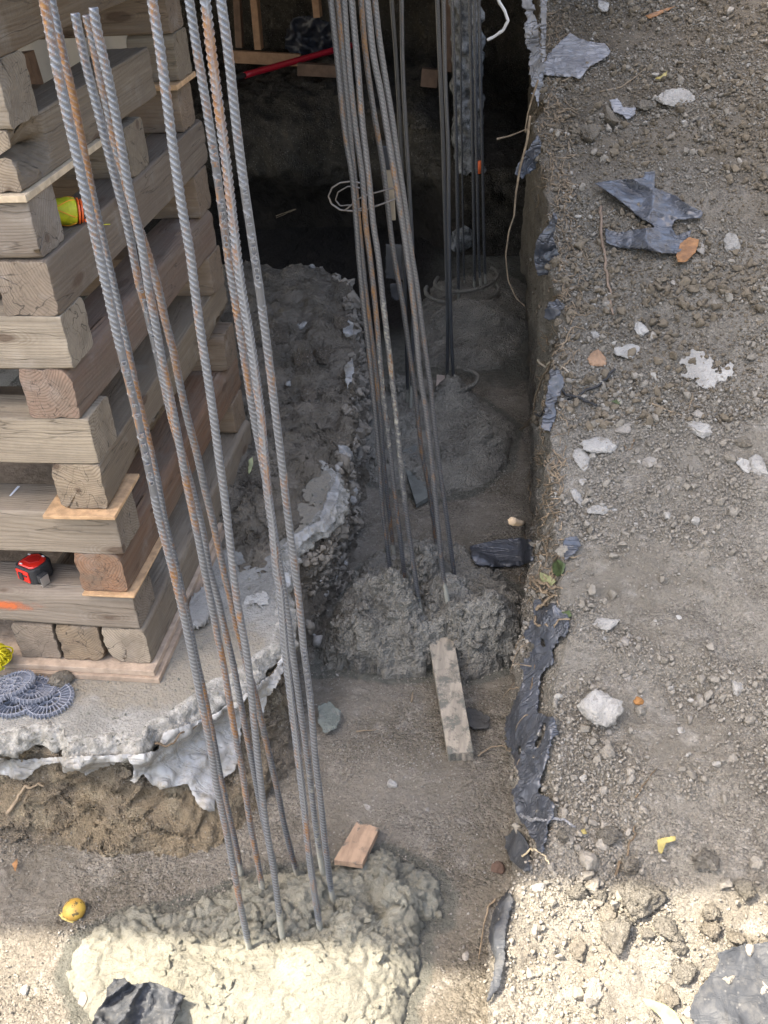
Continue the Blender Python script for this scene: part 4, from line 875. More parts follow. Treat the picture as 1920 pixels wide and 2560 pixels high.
for k in range(46):
    yy=r_.uniform(-.1,3.2); zz=r_.uniform(.15,.95); x0=float(np.interp(yy,footp[:,1],footp[:,0])); zt=float(zb0(yy)); z=zf(yy)+(zt-zf(yy))*zz
    p=np.array([x0+.06*zz,yy,z]); pts=[p+np.array([.03,0,0])]; d=np.array([-1.,r_.normal()*.5,-.2])
    for s in range(5):
        pts.append(pts[-1]+d/np.linalg.norm(d)*r_.uniform(.012,.03)); d=d+np.array([.15,r_.normal()*.5,-.45])
    P=catmull(pts,.01); mb.tube(P,np.linspace(.0022,.0007,len(P)),4)
o=mb.build('hair_roots',m_root,smooth=True); tag(o,'hair-thin roots poking out of the bank wall into the trench','roots',kind='stuff')
# ------------------------------------------------------------------ timber crib
def beam(name,x0,x1,y0,y1,z0,z1,axis,tint,label,seed,rot=0,hole=False,wear=1.,parent=None):
    """axis 'x' or 'y' is the grain direction"""
    r=np.random.default_rng(seed)
    Lx,W=(x1-x0,y1-y0) if axis=='x' else (y1-y0,x1-x0); H=z1-z0
    nl=int(Lx/.012)+2; ncr=10
    us=np.r_[0,.003,.008,.016,np.linspace(.03,Lx-.03,nl),Lx-.016,Lx-.008,Lx-.003,Lx]-Lx/2
    # cross section: rounded rectangle
    pts=[]
    for (cx,cy,a0) in ((1,1,0),(-1,1,90),(-1,-1,180),(1,-1,270)):
        for k in range(5): pts.append((cx,cy,math.radians(a0+k*22.5)))
        nx,ny={0:(-1,1),90:(-1,-1),180:(1,-1),270:(1,1)}[a0]
        pts.append(('m',a0))
    ring=[]
    cr=[.0035+.024*r.random()**4*wear for _ in range(4)]
    V=[];Fc=[]
    nper=0
    for iu,u in enumerate(us):
        row=[]
        for q,(cx,cy,a0) in enumerate(((1,1,0),(-1,1,90),(-1,-1,180),(1,-1,270))):
            rr=cr[q]*(1+.5*math.sin(u*7+q*2+seed)); e=min(u+Lx/2,Lx/2-u); rr+=.004*math.exp(-e/.02)
            cxp=cx*(W/2-rr); cyp=cy*(H/2-rr)
            for k in range(5):
                a=math.radians(a0+k*22.5); row.append((u,cxp+rr*math.cos(a),cyp+rr*math.sin(a)))
            nq=((-1,1),(-1,-1),(1,-1),(1,1))[q]; rn=cr[(q+1)%4]
            A=row[-1]; nxp=nq[0]*(W/2-rn); nyp=nq[1]*(H/2-rn); a=math.radians(a0+90); B=(u,nxp+rn*math.cos(a),nyp+rn*math.sin(a))
            for k in range(1,14): row.append(tuple(A[i]+(B[i]-A[i])*k/14 for i in range(3)))
        V.append(row); nper=len(row)
    V=np.array(V)                                     # (nu,nper,3)
    e=np.minimum(V[...,0]+Lx/2,Lx/2-V[...,0])
    q=V*np.array([4,25,25])+seed*3.7
    dn=V.copy(); dn[...,0]=0; dn/=np.linalg.norm(dn,axis=-1,keepdims=True)
    d=-.0022*np.abs(noise(q,seed))-.0012*noise(V*np.array([9,90,90])+seed,seed+1)-.006*np.exp(-e/.012)*np.clip(noise(V*40+seed,seed+2)+.2,0,1)*wear
    if hole:
        hd=fbm(V*22+seed,3,4); m=np.exp(-(((V[...,0]+Lx/2-.09)/.085)**2+((V[...,2]-0.005)/.055)**2))*(V[...,1]<-W/2+.012)
        d=d-.075*sstep(.30,.42,m+.45*hd)*(V[...,1]<-W/2+.012)-.01*np.abs(noise(V*np.array([60,90,90]),6))*sstep(.1,.3,m)
    V=V+dn*d[...,None]
    nu=len(us); i=np.arange(nu*nper).reshape(nu,nper); j=np.roll(i,-1,axis=1)
    fa=np.stack([i[:-1],j[:-1],j[1:],i[1:]],-1).reshape(-1,4).tolist()
    VV=[V.reshape(-1,3)]; eg=[np.zeros(nu*nper)]; off=nu*nper
    for end in (0,nu-1):
        base=V[end]; prev=i[end]
        cen=np.array([base[0,0],0,0]); sgn=-1 if end==0 else 1
        for s_ in (.985,.85,.7,.5,.3,.12):
            rg=cen+(base-cen)*s_; rg[:,0]=base[0,0]+sgn*(.0015*noise(rg*60+seed,seed+7)+.001*noise(rg*160+seed,9)-.0)
            VV.append(rg); eg.append(np.ones(nper)); cur=np.arange(off,off+nper); off+=nper
            pj=np.roll(prev,-1); cj=np.roll(cur,-1)
            f=np.stack([prev,cur,cj,pj],-1) if end==0 else np.stack([prev,pj,cj,cur],-1)
            fa+=f.tolist(); prev=cur
        VV.append(cen[None]); eg.append(np.ones(1)); pj=np.roll(prev,-1)
        fa+=[(int(a),off,int(b)) if end==0 else (int(a),int(b),off) for a,b in zip(prev,pj)]; off+=1
    VV=np.vstack(VV); eg=np.concatenate(eg)
    wc=VV+np.array([seed*1.37%5,r.uniform(-.16,.16),r.uniform(-.22,.02)])
    o=mk(name,VV,[tuple(f) for f in fa],m_timber,attrs={'wc':wc,'endg':eg,'em':1+eg*(.85 if axis=='y' else -.12)},parent=parent)  # crosswise ends darkened to imitate shade; receding ends paler as dry sawn wood
    o.location=((x0+x1)/2,(y0+y1)/2,(z0+z1)/2)
    o.rotation_euler=(0,0,math.radians(rot)+(math.pi/2 if axis=='y' else 0))
    o.color=(*[c_*f_ for c_,f_ in zip(tint,((.72,.68,.63) if axis=='x' else (.43,.385,.34)))],1)  # long sides of receding timbers darkened to imitate their shaded faces
    if label: tag(o,label,'timber','timbers stacked into the crib')
    return o
ZL=[0,.133,.262,.403,.539,.693,.828,.966,1.105,1.242,1.379,1.530,1.668,1.80,1.94,2.075]
ZB=[0,.133,.270,.403,.552,.693,.828,.966,1.105,1.242,1.397,1.530,1.668,1.80,1.94]
g3=(.17,.14,.11)
lab={1:'bottom course'}
ordn=['','bottom','second','third','fourth','fifth','sixth','seventh','eighth','ninth','tenth','eleventh','twelfth','thirteenth','fourteenth','fifteenth']
xr={1:-.003,2:-.015,3:-.02,4:-.008,5:-.024,6:-.014,7:-.025,8:-.018,9:-.021,10:-.028,11:-.031,12:-.02,13:-.02,14:-.02,15:-.02}
ends={1:(.37,.35,.30),3:(.30,.185,.125),5:(.36,.325,.26),7:(.31,.235,.20),9:(.30,.27,.235),11:(.34,.31,.255),13:(.24,.19,.13),15:(.25,.2,.15)}
for k in (3,5,7,9,11,13,15):
    yl={11:.93,5:1.30,7:1.24,9:1.30}.get(k,1.27); w=.139
    look={3:'reddish sawn end with a knot',5:'pale cross-checked sawn end',7:'pinkish sawn end',9:'grey swirled sawn end',11:'rotten hole near its pale front end',13:'long brown side crossing the top left corner',15:''}[k]
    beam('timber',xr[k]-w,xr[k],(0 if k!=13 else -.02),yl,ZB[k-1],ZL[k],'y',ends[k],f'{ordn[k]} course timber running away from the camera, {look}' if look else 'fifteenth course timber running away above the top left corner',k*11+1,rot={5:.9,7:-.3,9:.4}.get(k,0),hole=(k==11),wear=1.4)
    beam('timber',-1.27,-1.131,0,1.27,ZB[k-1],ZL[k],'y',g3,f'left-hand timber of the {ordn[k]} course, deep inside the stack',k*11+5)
for i,(a,b_,tn,l) in enumerate([(-.139,-.003,(.42,.40,.35),'palest rounded sawn end of the bottom three, beside the slab'),(-.281,-.146,(.33,.28,.21),'tan sawn end in the middle of the bottom three'),(-.418,-.287,(.29,.265,.235),'grey sawn end with a white smear, next to the yellow twine')]):
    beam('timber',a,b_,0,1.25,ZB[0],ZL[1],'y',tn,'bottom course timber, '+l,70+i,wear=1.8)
fx={2:((.30,.27,.235),'orange spray mark, carries the red tape measure'),4:((.33,.295,.245),'white chalk stroke on top'),6:((.40,.36,.29),'long pale cracked face'),8:((.42,.385,.32),'pale knotted face'),10:((.33,.31,.285),'grey face under the plywood strip'),12:((.31,.28,.23),'short upright end face'),14:((.25,.22,.18),'above the frame')}
for k in (2,4,6,8,10,12,14):
    tn,l=fx[k]
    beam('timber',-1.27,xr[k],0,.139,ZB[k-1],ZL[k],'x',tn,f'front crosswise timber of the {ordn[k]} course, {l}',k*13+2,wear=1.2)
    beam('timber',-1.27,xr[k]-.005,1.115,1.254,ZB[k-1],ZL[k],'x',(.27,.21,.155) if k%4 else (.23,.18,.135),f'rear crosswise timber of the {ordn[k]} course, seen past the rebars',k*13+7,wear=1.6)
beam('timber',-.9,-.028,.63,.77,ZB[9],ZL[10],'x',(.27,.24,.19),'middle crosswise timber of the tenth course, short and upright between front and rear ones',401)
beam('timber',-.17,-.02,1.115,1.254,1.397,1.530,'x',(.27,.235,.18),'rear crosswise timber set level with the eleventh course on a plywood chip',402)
# packing pieces
def board(name,c,d,mat,label,cat='packing board',rz=0,bev=.0015):
    mb=MB(); mb.box((0,0,0),d); o=mb.build(name,mat,bevel=bev); o.location=c; o.rotation_euler=(0,0,math.radians(rz)); tag(o,label,cat); return o
board('sill_board',(-.62,.6,-.011),(1.26,1.26,.020),m_plate,'pale upper board under the whole timber stack')
board('sill_board',(-.62,.61,-.031),(1.29,1.30,.018),plain('pale_sill_board_low',(.36,.28,.21),.85,bmp=.5,bs=60,var=.35),'lower pale board of the pair under the timber stack')
board('shim',(-.078,.13,.2655),(.155,.29,.007),m_ply,'thin orange plywood shim under the reddish sawn end','shim')
board('shim',(-.095,.075,.5455),(.20,.215,.011),m_ply,'orange plywood shim under the pale cross-checked sawn end','shim',rz=1.5)
board('plywood_strip',(-.63,.22,1.388),(1.22,.47,.016),plain('raw_plywood',(.50,.41,.29),.8,bmp=.4,var=.25,vs=40),'wide plywood strip under the rotten timber end','plywood')
board('plywood_chip',(-.10,1.17,1.388),(.17,.2,.016),m_ply,'small plywood chip under the rear end of the upper timbers','plywood')
# marks: spray and chalk live on the timber surface as thin paint films
mb=MB()
def film(name,pts,mat,parentobj=None):
    V=np.array(pts); n=len(V); m=mk(name,V,[tuple(range(n))],mat,smooth=False); return m
def m_spray():
    m,t,b=nt('orange_spray_paint'); p=pos(t); b.inputs['Base Color'].default_value=(.75,.17,.04,1); b.inputs['Roughness'].default_value=.7
    tr=N(t,'ShaderNodeBsdfTransparent'); mx=N(t,'ShaderNodeMixShader'); ge=attr(t,'fade')
    f=mth(t,'MULTIPLY',ramp(t,mth(t,'ADD',ge,mth(t,'MULTIPLY_ADD',ntex(t,p,45,4),1.3,-.65)),.2,.9),.6)
    L(t,f,mx.inputs[0]); L(t,tr.outputs[0],mx.inputs[1]); L(t,b.outputs[0],mx.inputs[2]); L(t,mx.outputs[0],t.nodes['Material Output'].inputs['Surface']); return m
nx,nz=60,16; X,Zz=np.meshgrid(np.linspace(-.56,-.26,nx),np.linspace(.155,.245,nz),indexing='ij')
fade=np.exp(-(((X+.43)/.11)**2+((Zz-.203)/.017)**2)**1.0)
par=[o for o in C.objects if o.get('label','').startswith('front crosswise timber of the second')][0]
def as_part(name,V,Fc,mat,par,**k):
    o=mk(name,V,Fc,mat,**k); o.parent=par; bpy.context.view_layer.update(); o.matrix_parent_inverse=par.matrix_world.inverted(); return o
bpy.context.view_layer.update()
as_part('spray_mark',np.stack([X,X*0-.0012,Zz],-1),gridfaces(nx,nz)[:,::-1].copy(),m_spray(),par,attrs={'fade':fade.ravel()})
par4=[o for o in C.objects if o.get('label','').startswith('front crosswise timber of the fourth')][0]
q0,q1=onz(25,1240,.5415),onz(48,1215,.5415); d=(q1-q0); d/=np.linalg.norm(d); nrm=np.array([-d[1],d[0],0])*.005
as_part('chalk_stroke',[q0-nrm*.5,q0+nrm*.6,q1+nrm,q1-nrm*.7],[(0,1,2,3)],plain('chalk',(.62,.66,.72),.9),par4,smooth=False)
# ------------------------------------------------------------------ rebars
def barpath(px,ybase,pin=None,ztop=2.06,extend=True,sub=.10,xb=None):
    """picture points (base last) -> a bar whose points each lie nearest the plumb line through its foot"""
    bx,by=px[-1]; z=-.38
    for _ in range(6):
        g=onz(bx,by,z); z=gz(g[0],g[1])
    g=onz(bx,by,z)
    if ybase is not None: g=ony(bx,by,ybase)
    out=[]
    for x,y in px[:-1]:
        r=ray(x,y); a=r[:2]; t=((g[:2]-CAM[:2])@a)/(a@a); out.append(CAM+r*t)
    out.append(g); out=np.array(out)
    # keep the sideways distance of neighbours smooth
    tt_=np.array([-(R.T@(q-CAM))[2] for q in out]); zz=out[:,2]
    k=np.polyfit(zz,tt_,2 if len(zz)>4 else 1); tt2=np.polyval(k,zz)
    tt2+= (tt_[-1]-tt2[-1])
    out=np.array([CAM+(q-CAM)/a*b for q,a,b in zip(out,tt_,tt2)])
    if extend and out[0,2]<ztop:
        d=out[0]-out[1]; d/=np.linalg.norm(d); out=np.vstack([out[0]+d*(ztop-out[0,2])/d[2],out])
    d=out[-1]-out[-2]; d/=np.linalg.norm(d); out=np.vstack([out,out[-1]+d*sub]); return out
def rebar(px,label,rust,dark,seed,near=True,r0=.0065,ybase=None,extend=True,smoothr=None,flip=0,group=None,mat=None,mudr=.06,mudw=None,ztop=2.06,ds=None,n=None):
    P=barpath(px,ybase,extend=extend,ztop=ztop); P=catmull(P,.03)
    ds=ds or (.0019 if near else .0028); n=n or (20 if near else 14)
    L_=np.linalg.norm(np.diff(P,axis=0),axis=1).sum(); m=int(L_/ds); P=resamp(P,m)
    if not extend: pass
    T=np.gradient(P,axis=0); T/=np.linalg.norm(T,axis=1,keepdims=True)
    A=np.cross(T,np.array([0,1.,0])); A/=np.linalg.norm(A,axis=1,keepdims=True); B=np.cross(T,A)
    th=np.linspace(0,2*np.pi,n,endpoint=False)[None]+seed*.7*1.3; s=(np.arange(m)*ds)[:,None]
    ph=np.mod(th-flip,2*np.pi); half=(ph>np.pi); pm=np.mod(ph,np.pi)
    pitch=.0105
    u=s/pitch+np.where(half,-1,1)*(pm/np.pi)*1.5
    lug=np.clip(np.cos(2*np.pi*u),0,1)**2.6*np.clip(np.sin(pm)*1.8,0,1)
    lr=np.exp(-(np.minimum(pm,np.pi-pm)/.20)**2)
    z=P[:,2][:,None]
    if smoothr:
        for a,b_ in smoothr:
            m1=(z<a)&(z>b_); lug=np.where(m1&(np.mod(np.floor(s/pitch+.5),4)!=0),lug*.05,lug)
    rr=r0+.0021*lug+.0012*lr
    base=P[-1,2]+.10
    mudv=np.exp(-np.clip(z-base,0,None)/mudr)*1.2
    if mudw: 
        for a,b_,k in mudw: mudv=mudv+k*((z<a)&(z>b_))
    rr=rr+.0015*mudv*np.clip(fbm(np.stack([th*2+0*z,s*60+0*th,z*0+th*0+seed],-1),2,seed)+.2,0,1)
    V=P[:,None]+rr[...,None]*(A[:,None]*np.cos(th)[...,None]+B[:,None]*np.sin(th)[...,None])
    i=np.arange(m*n).reshape(m,n); j=np.roll(i,-1,axis=1)
    fa=np.stack([i[:-1],i[1:],j[1:],j[:-1]],-1).reshape(-1,4)
    # sheared top end
    cap=np.vstack([V.reshape(-1,3),P[0]]); ct=np.stack([np.full(n,m*n),i[0],j[0],j[0]],-1)
    capq=[tuple(f) for f in fa.tolist()]+[(m*n,int(a),int(b_)) for a,b_ in zip(i[0],j[0])]
    at={'lug':np.r_[(np.clip(lug+lr*.6,0,1)+0*z).ravel(),0],'mud':np.r_[(mudv+0*th).ravel(),0]}
    o=mk('rebar',cap,capq,mat or (m_bar if near else m_bard),attrs=at); o.color=(rust,0,dark,1)
    tag(o,label,'rebar',group); o['_']=0; del o['_']
    return o,P
gA='rebars of the nearest cage'
A_=[(110,0),(152,216),(200,424),(247,633),(301,871),(336,1010),(386,1238),(397,1292),(442,1465),(474,1608),(505,1762),(528,1878),(540,1958),(571,2105),(602,2267),(625,2380)]
B_=[(129,0),(158,135),(185,251),(204,347),(231,482),(262,617),(285,715),(306,809),(329,915),(345,991),(367,1080),(395,1206),(410,1290),(432,1380),(462,1506),(490,1640),(525,1800),(556,1960),(592,2120),(604,2190)]
C_=[(187,33),(216,166),(247,285),(282,424),(320,571),(347,708),(365,768),(383,842),(400,915),(430,1050),(463,1160),(490,1260),(508,1332),(524,1427),(543,1490),(565,1585),(584,1664),(600,1750),(615,1830),(635,1930),(650,2010),(668,2090),(690,2180)]
D_=[(216,37),(231,96),(251,193),(270,270),(285,347),(335,530),(390,700),(413,801),(433,877),(453,978),(471,1054),(491,1130),(514,1232),(524,1269),(549,1380),(574,1490),(590,1560),(613,1650),(635,1725),(648,1779),(670,1874),(692,1969),(715,2080),(740,2175),(748,2197)]
E_=[(233,19),(247,96),(270,193),(293,309),(324,482),(355,617),(372,725),(390,814),(408,915),(428,1004),(443,1080),(466,1206),(483,1285),(502,1380),(521,1475),(546,1601),(562,1680),(586,1827),(607,1937),(626,2064),(648,2175),(656,2232)]
F_=[(380,0),(399,116),(417,251),(432,367),(455,521),(475,633),(499,814),(517,928),(534,1042),(547,1143),(560,1232),(574,1348),(593,1506),(619,1649),(637,1827),(651,1953),(665,2064),(686,2190),(702,2317),(708,2350)]
G_=[(473,0),(494,135),(517,270),(538,405),(553,510),(570,640),(590,765),(600,828),(624,980),(645,1100),(668,1220),(690,1360),(709,1473),(721,1550),(736,1666),(752,1781),(771,1913),(787,2048),(803,2159),(811,2195)]
H_=[(513,0),(529,135),(547,270),(565,405),(577,508),(590,620),(603,720),(626,853),(645,985),(654,1056),(669,1233),(679,1299),(692,1435),(700,1473),(713,1627),(729,1762),(748,1916),(762,2032),(771,2127),(787,2238),(802,2333)]
I_=[(552,0),(571,135),(590,309),(610,463),(633,617),(656,777),(682,980),(707,1182),(721,1299),(744,1473),(760,1627),(775,1743),(790,1913),(800,1985),(813,2111),(825,2206),(833,2250)]
def zat(P,y):   # height on a bar at a picture row
    c=(P-CAM)@R; yy=CY-F*c[:,1]/-c[:,2]; return float(P[np.argmin(abs(yy-y)),2])
def letters(par,P,y0,y1,txt,r=.0080,h=.0092):
    """raised mill lettering along a bar, on the side seen by the camera"""
    z0,z1=zat(P,y0),zat(P,y1); sel=P[(P[:,2]<=z0)&(P[:,2]>=z1)]
    if len(sel)<10: return
    if sel[0,2]<sel[-1,2]: sel=sel[::-1]
    mbv=[];mbf=[];off=0
    for k,ch in enumerate(txt):
        if ch==' ': continue
        q=sel[int((k+.5)/len(txt)*(len(sel)-1))]; q2=sel[min(len(sel)-1,int((k+.5)/len(txt)*(len(sel)-1))+8)]
        T=q2-q; T/=np.linalg.norm(T); V=CAM-q; V-=T*(V@T); V/=np.linalg.norm(V); U=np.cross(V,T)
        cu=bpy.data.curves.new('tmp','FONT'); cu.body=ch; cu.size=h*1.35; cu.extrude=.0009; cu.offset=.0002; cu.align_x='CENTER'
        to=bpy.data.objects.new('tmp',cu); me=bpy.data.meshes.new_from_object(to)
        v=np.array([x.co[:] for x in me.vertices])
        if len(v):
            w=q+V*(r+.0007)+v[:,:1]*T+(v[:,1:2]-h*.48)*U+v[:,2:3]*V; mbv.append(w)
            mbf+=[tuple(i+off for i in p.vertices) for p in me.polygons]; off+=len(v)
        bpy.data.objects.remove(to); bpy.data.curves.remove(cu); bpy.data.meshes.remove(me)
    V=np.vstack(mbv); o=mk('raised_lettering',V,mbf,par.data.materials[0],parent=par,smooth=False,attrs={'lug':np.full(len(V),.45),'mud':np.zeros(len(V))}); o.color=par.color
o,P=rebar(A_,'shiny leftmost rebar with rusty raised lettering halfway up, nearest cage',.50,0,1,group=gA,smoothr=[(zat(np.array(barpath(A_,None)),880),zat(np.array(barpath(A_,None)),1225))]); letters(o,P,890,1215,'DMN 60 MEXICO')
rebar(B_,'thin-looking rebar tucked just behind the leftmost one',.62,.15,2,group=gA,r0=.0058)
o,P=rebar(C_,'rusty-topped rebar cut off below the frame top, first of the three cut ones',.52,.05,3,group=gA,extend=False,smoothr=[(zat(barpath(C_,None),700),zat(barpath(C_,None),960))]); letters(o,P,715,950,'PAS 60 MEXI')
rebar(D_,'cut-off rebar standing between the two other cut ones, dark and rusty low down',.68,.3,4,group=gA,extend=False)
rebar(E_,'cut-off brownish rebar, last and tallest of the three cut ones',.66,.05,5,group=gA,extend=False)
rebar(F_,'single blue-grey rebar right of the cut ones, muddy at its foot',.48,.0,6,group=gA,mudr=.12)
o,P=rebar(G_,'rebar with small raised letters left of the longitudinally ridged one',.50,.0,7,group=gA,smoothr=[(zat(barpath(G_,None),350),zat(barpath(G_,None),630))],mudw=[(.1,-.4,.35)]); letters(o,P,355,620,'AVM 60 MEXICO')
rebar(H_,'ridged light rebar between the two lettered ones on the right of the nearest cage',.52,.0,8,group=gA,flip=.9)
bi=barpath(I_,None)
o,P=rebar(I_,'rightmost and cleanest rebar of the nearest cage, lettered twice',.36,.0,9,group=gA,smoothr=[(zat(bi,420),zat(bi,700)),(zat(bi,1610),zat(bi,1750))]); letters(o,P,430,700,'PAVM 60 MEXICO'); letters(o,P,1615,1748,'PASN 60 MEXICO')
gB='rebars of the middle cage'
cg2=[([(827,0),(844,154),(862,328),(881,444),(891,559),(898,652),(910,775),(924,891),(937,1026),(949,1161),(956,1273),(966,1350),(981,1473)],'leftmost rebar of the middle cage',.45,.25),
([(844,0),(860,174),(875,330),(890,480),(905,640),(918,760),(930,852),(949,1026),(960,1161),(972,1273),(985,1390)],'rusty rebar second from left in the middle cage',.62,.2),
([(860,0),(871,154),(887,309),(906,444),(914,559),(925,645),(941,794),(956,968),(972,1103),(983,1199),(993,1285),(1006,1396),(1016,1488)],'third rebar from left in the middle cage with an orange rust streak',.55,.1),
([(879,0),(895,174),(906,309),(922,444),(933,559),(946,645),(960,775),(976,910),(991,1045),(1006,1199),(1016,1285),(1034,1415),(1051,1531)],'rebar of the middle cage spattered with white cement',.45,.05),
([(902,0),(914,135),(933,270),(956,405),(968,502),(984,635),(1006,756),(1022,871),(1041,1007),(1053,1122),(1068,1199),(1080,1273),(1093,1388)],'dark rusty rebar right of the gap in the middle cage',.62,.3),
([(918,0),(933,135),(952,231),(968,328),(987,444),(1003,540),(1019,648),(1037,794),(1049,929),(1064,1026),(1080,1161),(1091,1273),(1107,1434),(1118,1496)],'second rebar from the right in the middle cage',.45,.1),
([(937,0),(948,96),(963,193),(979,289),(993,386),(1011,502),(1029,637),(1040,700),(1057,833),(1076,968),(1088,1084),(1103,1199),(1116,1290),(1130,1396),(1141,1473)],'rightmost rebar of the middle cage',.4,.1)]
for i,(pl,l,ru,dk) in enumerate(cg2):
    rebar(pl,l,ru,dk,20+i,near=False,r0=.0072,group=gB,mudw=[(.9,.2,.40)] if i==3 else ([(.7,.3,.35)] if i==2 else None))
gC='rebars of the third cage'
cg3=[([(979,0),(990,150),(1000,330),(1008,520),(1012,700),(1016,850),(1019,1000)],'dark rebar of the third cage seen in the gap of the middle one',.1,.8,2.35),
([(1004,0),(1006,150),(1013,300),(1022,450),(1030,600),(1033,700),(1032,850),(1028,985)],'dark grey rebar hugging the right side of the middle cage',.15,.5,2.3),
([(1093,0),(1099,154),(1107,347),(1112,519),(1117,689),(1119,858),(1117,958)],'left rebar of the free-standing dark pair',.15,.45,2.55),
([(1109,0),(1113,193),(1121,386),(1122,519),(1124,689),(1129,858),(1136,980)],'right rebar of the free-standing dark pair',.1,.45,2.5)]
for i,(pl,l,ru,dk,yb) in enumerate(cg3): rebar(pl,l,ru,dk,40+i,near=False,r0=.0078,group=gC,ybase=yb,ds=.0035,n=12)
gD='rebars of the farthest cage'
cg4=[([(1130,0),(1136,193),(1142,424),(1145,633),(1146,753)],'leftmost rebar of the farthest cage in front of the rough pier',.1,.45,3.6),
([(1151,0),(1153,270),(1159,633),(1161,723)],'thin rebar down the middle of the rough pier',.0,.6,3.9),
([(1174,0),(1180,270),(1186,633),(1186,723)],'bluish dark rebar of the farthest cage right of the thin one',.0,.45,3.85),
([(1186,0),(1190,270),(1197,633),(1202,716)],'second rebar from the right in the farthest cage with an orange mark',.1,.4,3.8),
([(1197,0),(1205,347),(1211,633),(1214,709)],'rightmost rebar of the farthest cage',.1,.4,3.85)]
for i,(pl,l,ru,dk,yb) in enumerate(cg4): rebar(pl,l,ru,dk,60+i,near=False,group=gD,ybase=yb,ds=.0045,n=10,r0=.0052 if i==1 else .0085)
# orange band on one far bar
q=ony(1198,418,3.8); mb=MB(); mb.tube([q+np.array([0,0,.035]),q,q-np.array([0,0,.035])],.0115,10); mb.build('orange_tape',plain('orange_paint',(.65,.12,.03),.6),smooth=True)
ot=C.objects['orange_tape']; tag(ot,'small orange tape band on a rebar of the farthest cage','tape')
# hoops and wire
def hoop(name,c,rx,ry,z,tube_r,mat,label,cat,a0=0,a1=360,tilt=.0,rise=0):
    a=np.radians(np.linspace(a0,a1,70)); P=np.stack([c[0]+rx*np.cos(a),c[1]+ry*np.sin(a),z+tilt*np.cos(a)+rise*np.linspace(0,1,70)],-1)
    V,f=tube(P,tube_r*(1+.25*noise(P*30,3)),9); o=mk(name,V,f,mat); tag(o,label,cat); return o
c3=(onz(1160,740,-.33)[0],3.78)
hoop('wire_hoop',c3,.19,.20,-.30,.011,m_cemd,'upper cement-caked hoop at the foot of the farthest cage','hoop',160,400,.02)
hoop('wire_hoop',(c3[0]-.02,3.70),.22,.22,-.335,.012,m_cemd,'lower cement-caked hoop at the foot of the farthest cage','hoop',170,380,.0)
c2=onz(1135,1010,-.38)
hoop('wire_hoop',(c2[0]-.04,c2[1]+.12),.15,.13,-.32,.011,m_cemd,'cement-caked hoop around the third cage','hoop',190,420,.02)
mw=plain('tie_wire_m',(.16,.15,.14),.5,metal=.6)
strand('tie_wire',[(905,520),(880,527),(850,525),(828,510),(821,490),(830,470),(850,457),(880,453),(900,458)],.0028,mw,'loose wire loop left of the middle cage','wire',base=lambda x,y:ony(x,y,.80),taper=0)
strand('tie_wire',[(868,527),(910,526),(968,505),(1001,492),(1006,472),(990,468),(960,476),(933,483),(900,494),(875,515),(862,526)],.0030,mw,'tie wire wrapped around the middle cage','wire',base=lambda x,y:ony(x,y,.80+(.16 if y<488 else 0)),taper=0)
strand('tie_wire',[(900,470),(870,465),(845,480),(838,500),(850,515),(875,512)],.0022,mw,'inner thin wire curl beside the loose loop','wire',base=lambda x,y:ony(x,y,.82),taper=0)
# ------------------------------------------------------------------ rough pier
a=np.linspace(0,2*np.pi,40,endpoint=False); pc=ony(1172,300,4.35); zt=2.2; zlow=ony(1172,425,4.35)[2]
zz=np.linspace(zlow,zt,110); Pp=np.zeros((len(zz),41,3))
for i,z in enumerate(zz):
    aa=np.r_[a,a[0]]; rr=.085; Pp[i,:,0]=pc[0]+rr*np.cos(aa); Pp[i,:,1]=4.35+rr*np.sin(aa); Pp[i,:,2]=z+ (.06*noise(np.stack([np.cos(aa)*2,np.sin(aa)*2,aa*0],-1),3) if i<3 else 0)
o=sheet('concrete_pier',Pp,m_pile,lambda P,Nn:.03*fbm(P*12,4,70)+.04*(.5-worley(P*16,71)[0]),flip=True,kind=None,bv=False); tag(o,'rough pale concrete pier behind the farthest cage, broken off above the floor','pier')
S('soil_lump',1160,600,60,60,'crumbly grey lump on the floor under the broken pier',m_pile,'stone',1.)
# ------------------------------------------------------------------ things behind the ledge
def plank(name,p0,p1,w,th,mat,label,cat,yy,up=(0,0,1)):
    a=ony(*p0,yy) if np.isscalar(yy) else ony(*p0,yy[0]); b_=ony(*p1,yy) if np.isscalar(yy) else ony(*p1,yy[1])
    d=b_-a; Lq=np.linalg.norm(d); d/=Lq; u=np.array(up,float); u-=d*(u@d); u/=np.linalg.norm(u); s=np.cross(d,u)
    mb=MB(); mb.box((a+b_)/2,(Lq,th,w),rot=np.stack([d,s,u],1)); o=mb.build(name,mat,bevel=.002); tag(o,label,cat); return o
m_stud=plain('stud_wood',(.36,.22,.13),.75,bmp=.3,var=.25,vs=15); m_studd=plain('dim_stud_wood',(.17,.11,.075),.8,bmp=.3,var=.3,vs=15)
plank('wall_stud',(632,-60),(648,122),.09,.05,m_stud,'light wooden stud behind the ledge, the one in full view','stud',5.9,(0,1,0))
plank('wall_stud',(590,-60),(600,118),.07,.05,m_studd,'dim wooden stud at the left behind the ledge','stud',5.95,(0,1,0))
plank('wall_stud',(785,-60),(795,42),.09,.05,m_stud,'short wooden stud above the dark bag','stud',5.9,(0,1,0))
plank('wall_stud',(1116,-60),(1119,178),.06,.06,m_studd,'narrow brown board seen between the far rebars','stud',4.85,(0,1,0))
plank('lying_board',(560,140),(752,150),.085,.04,m_stud,'light wooden board lying level at the foot of the studs','board',5.85)
plank('lying_board',(745,172),(850,178),.08,.06,m_studd,'dark board end below the red pole','board',5.5)
plank('wood_block',(1054,192),(1095,196),.11,.05,m_studd,'short brown wood block on the ledge beside the far rebars','wood block',4.9)
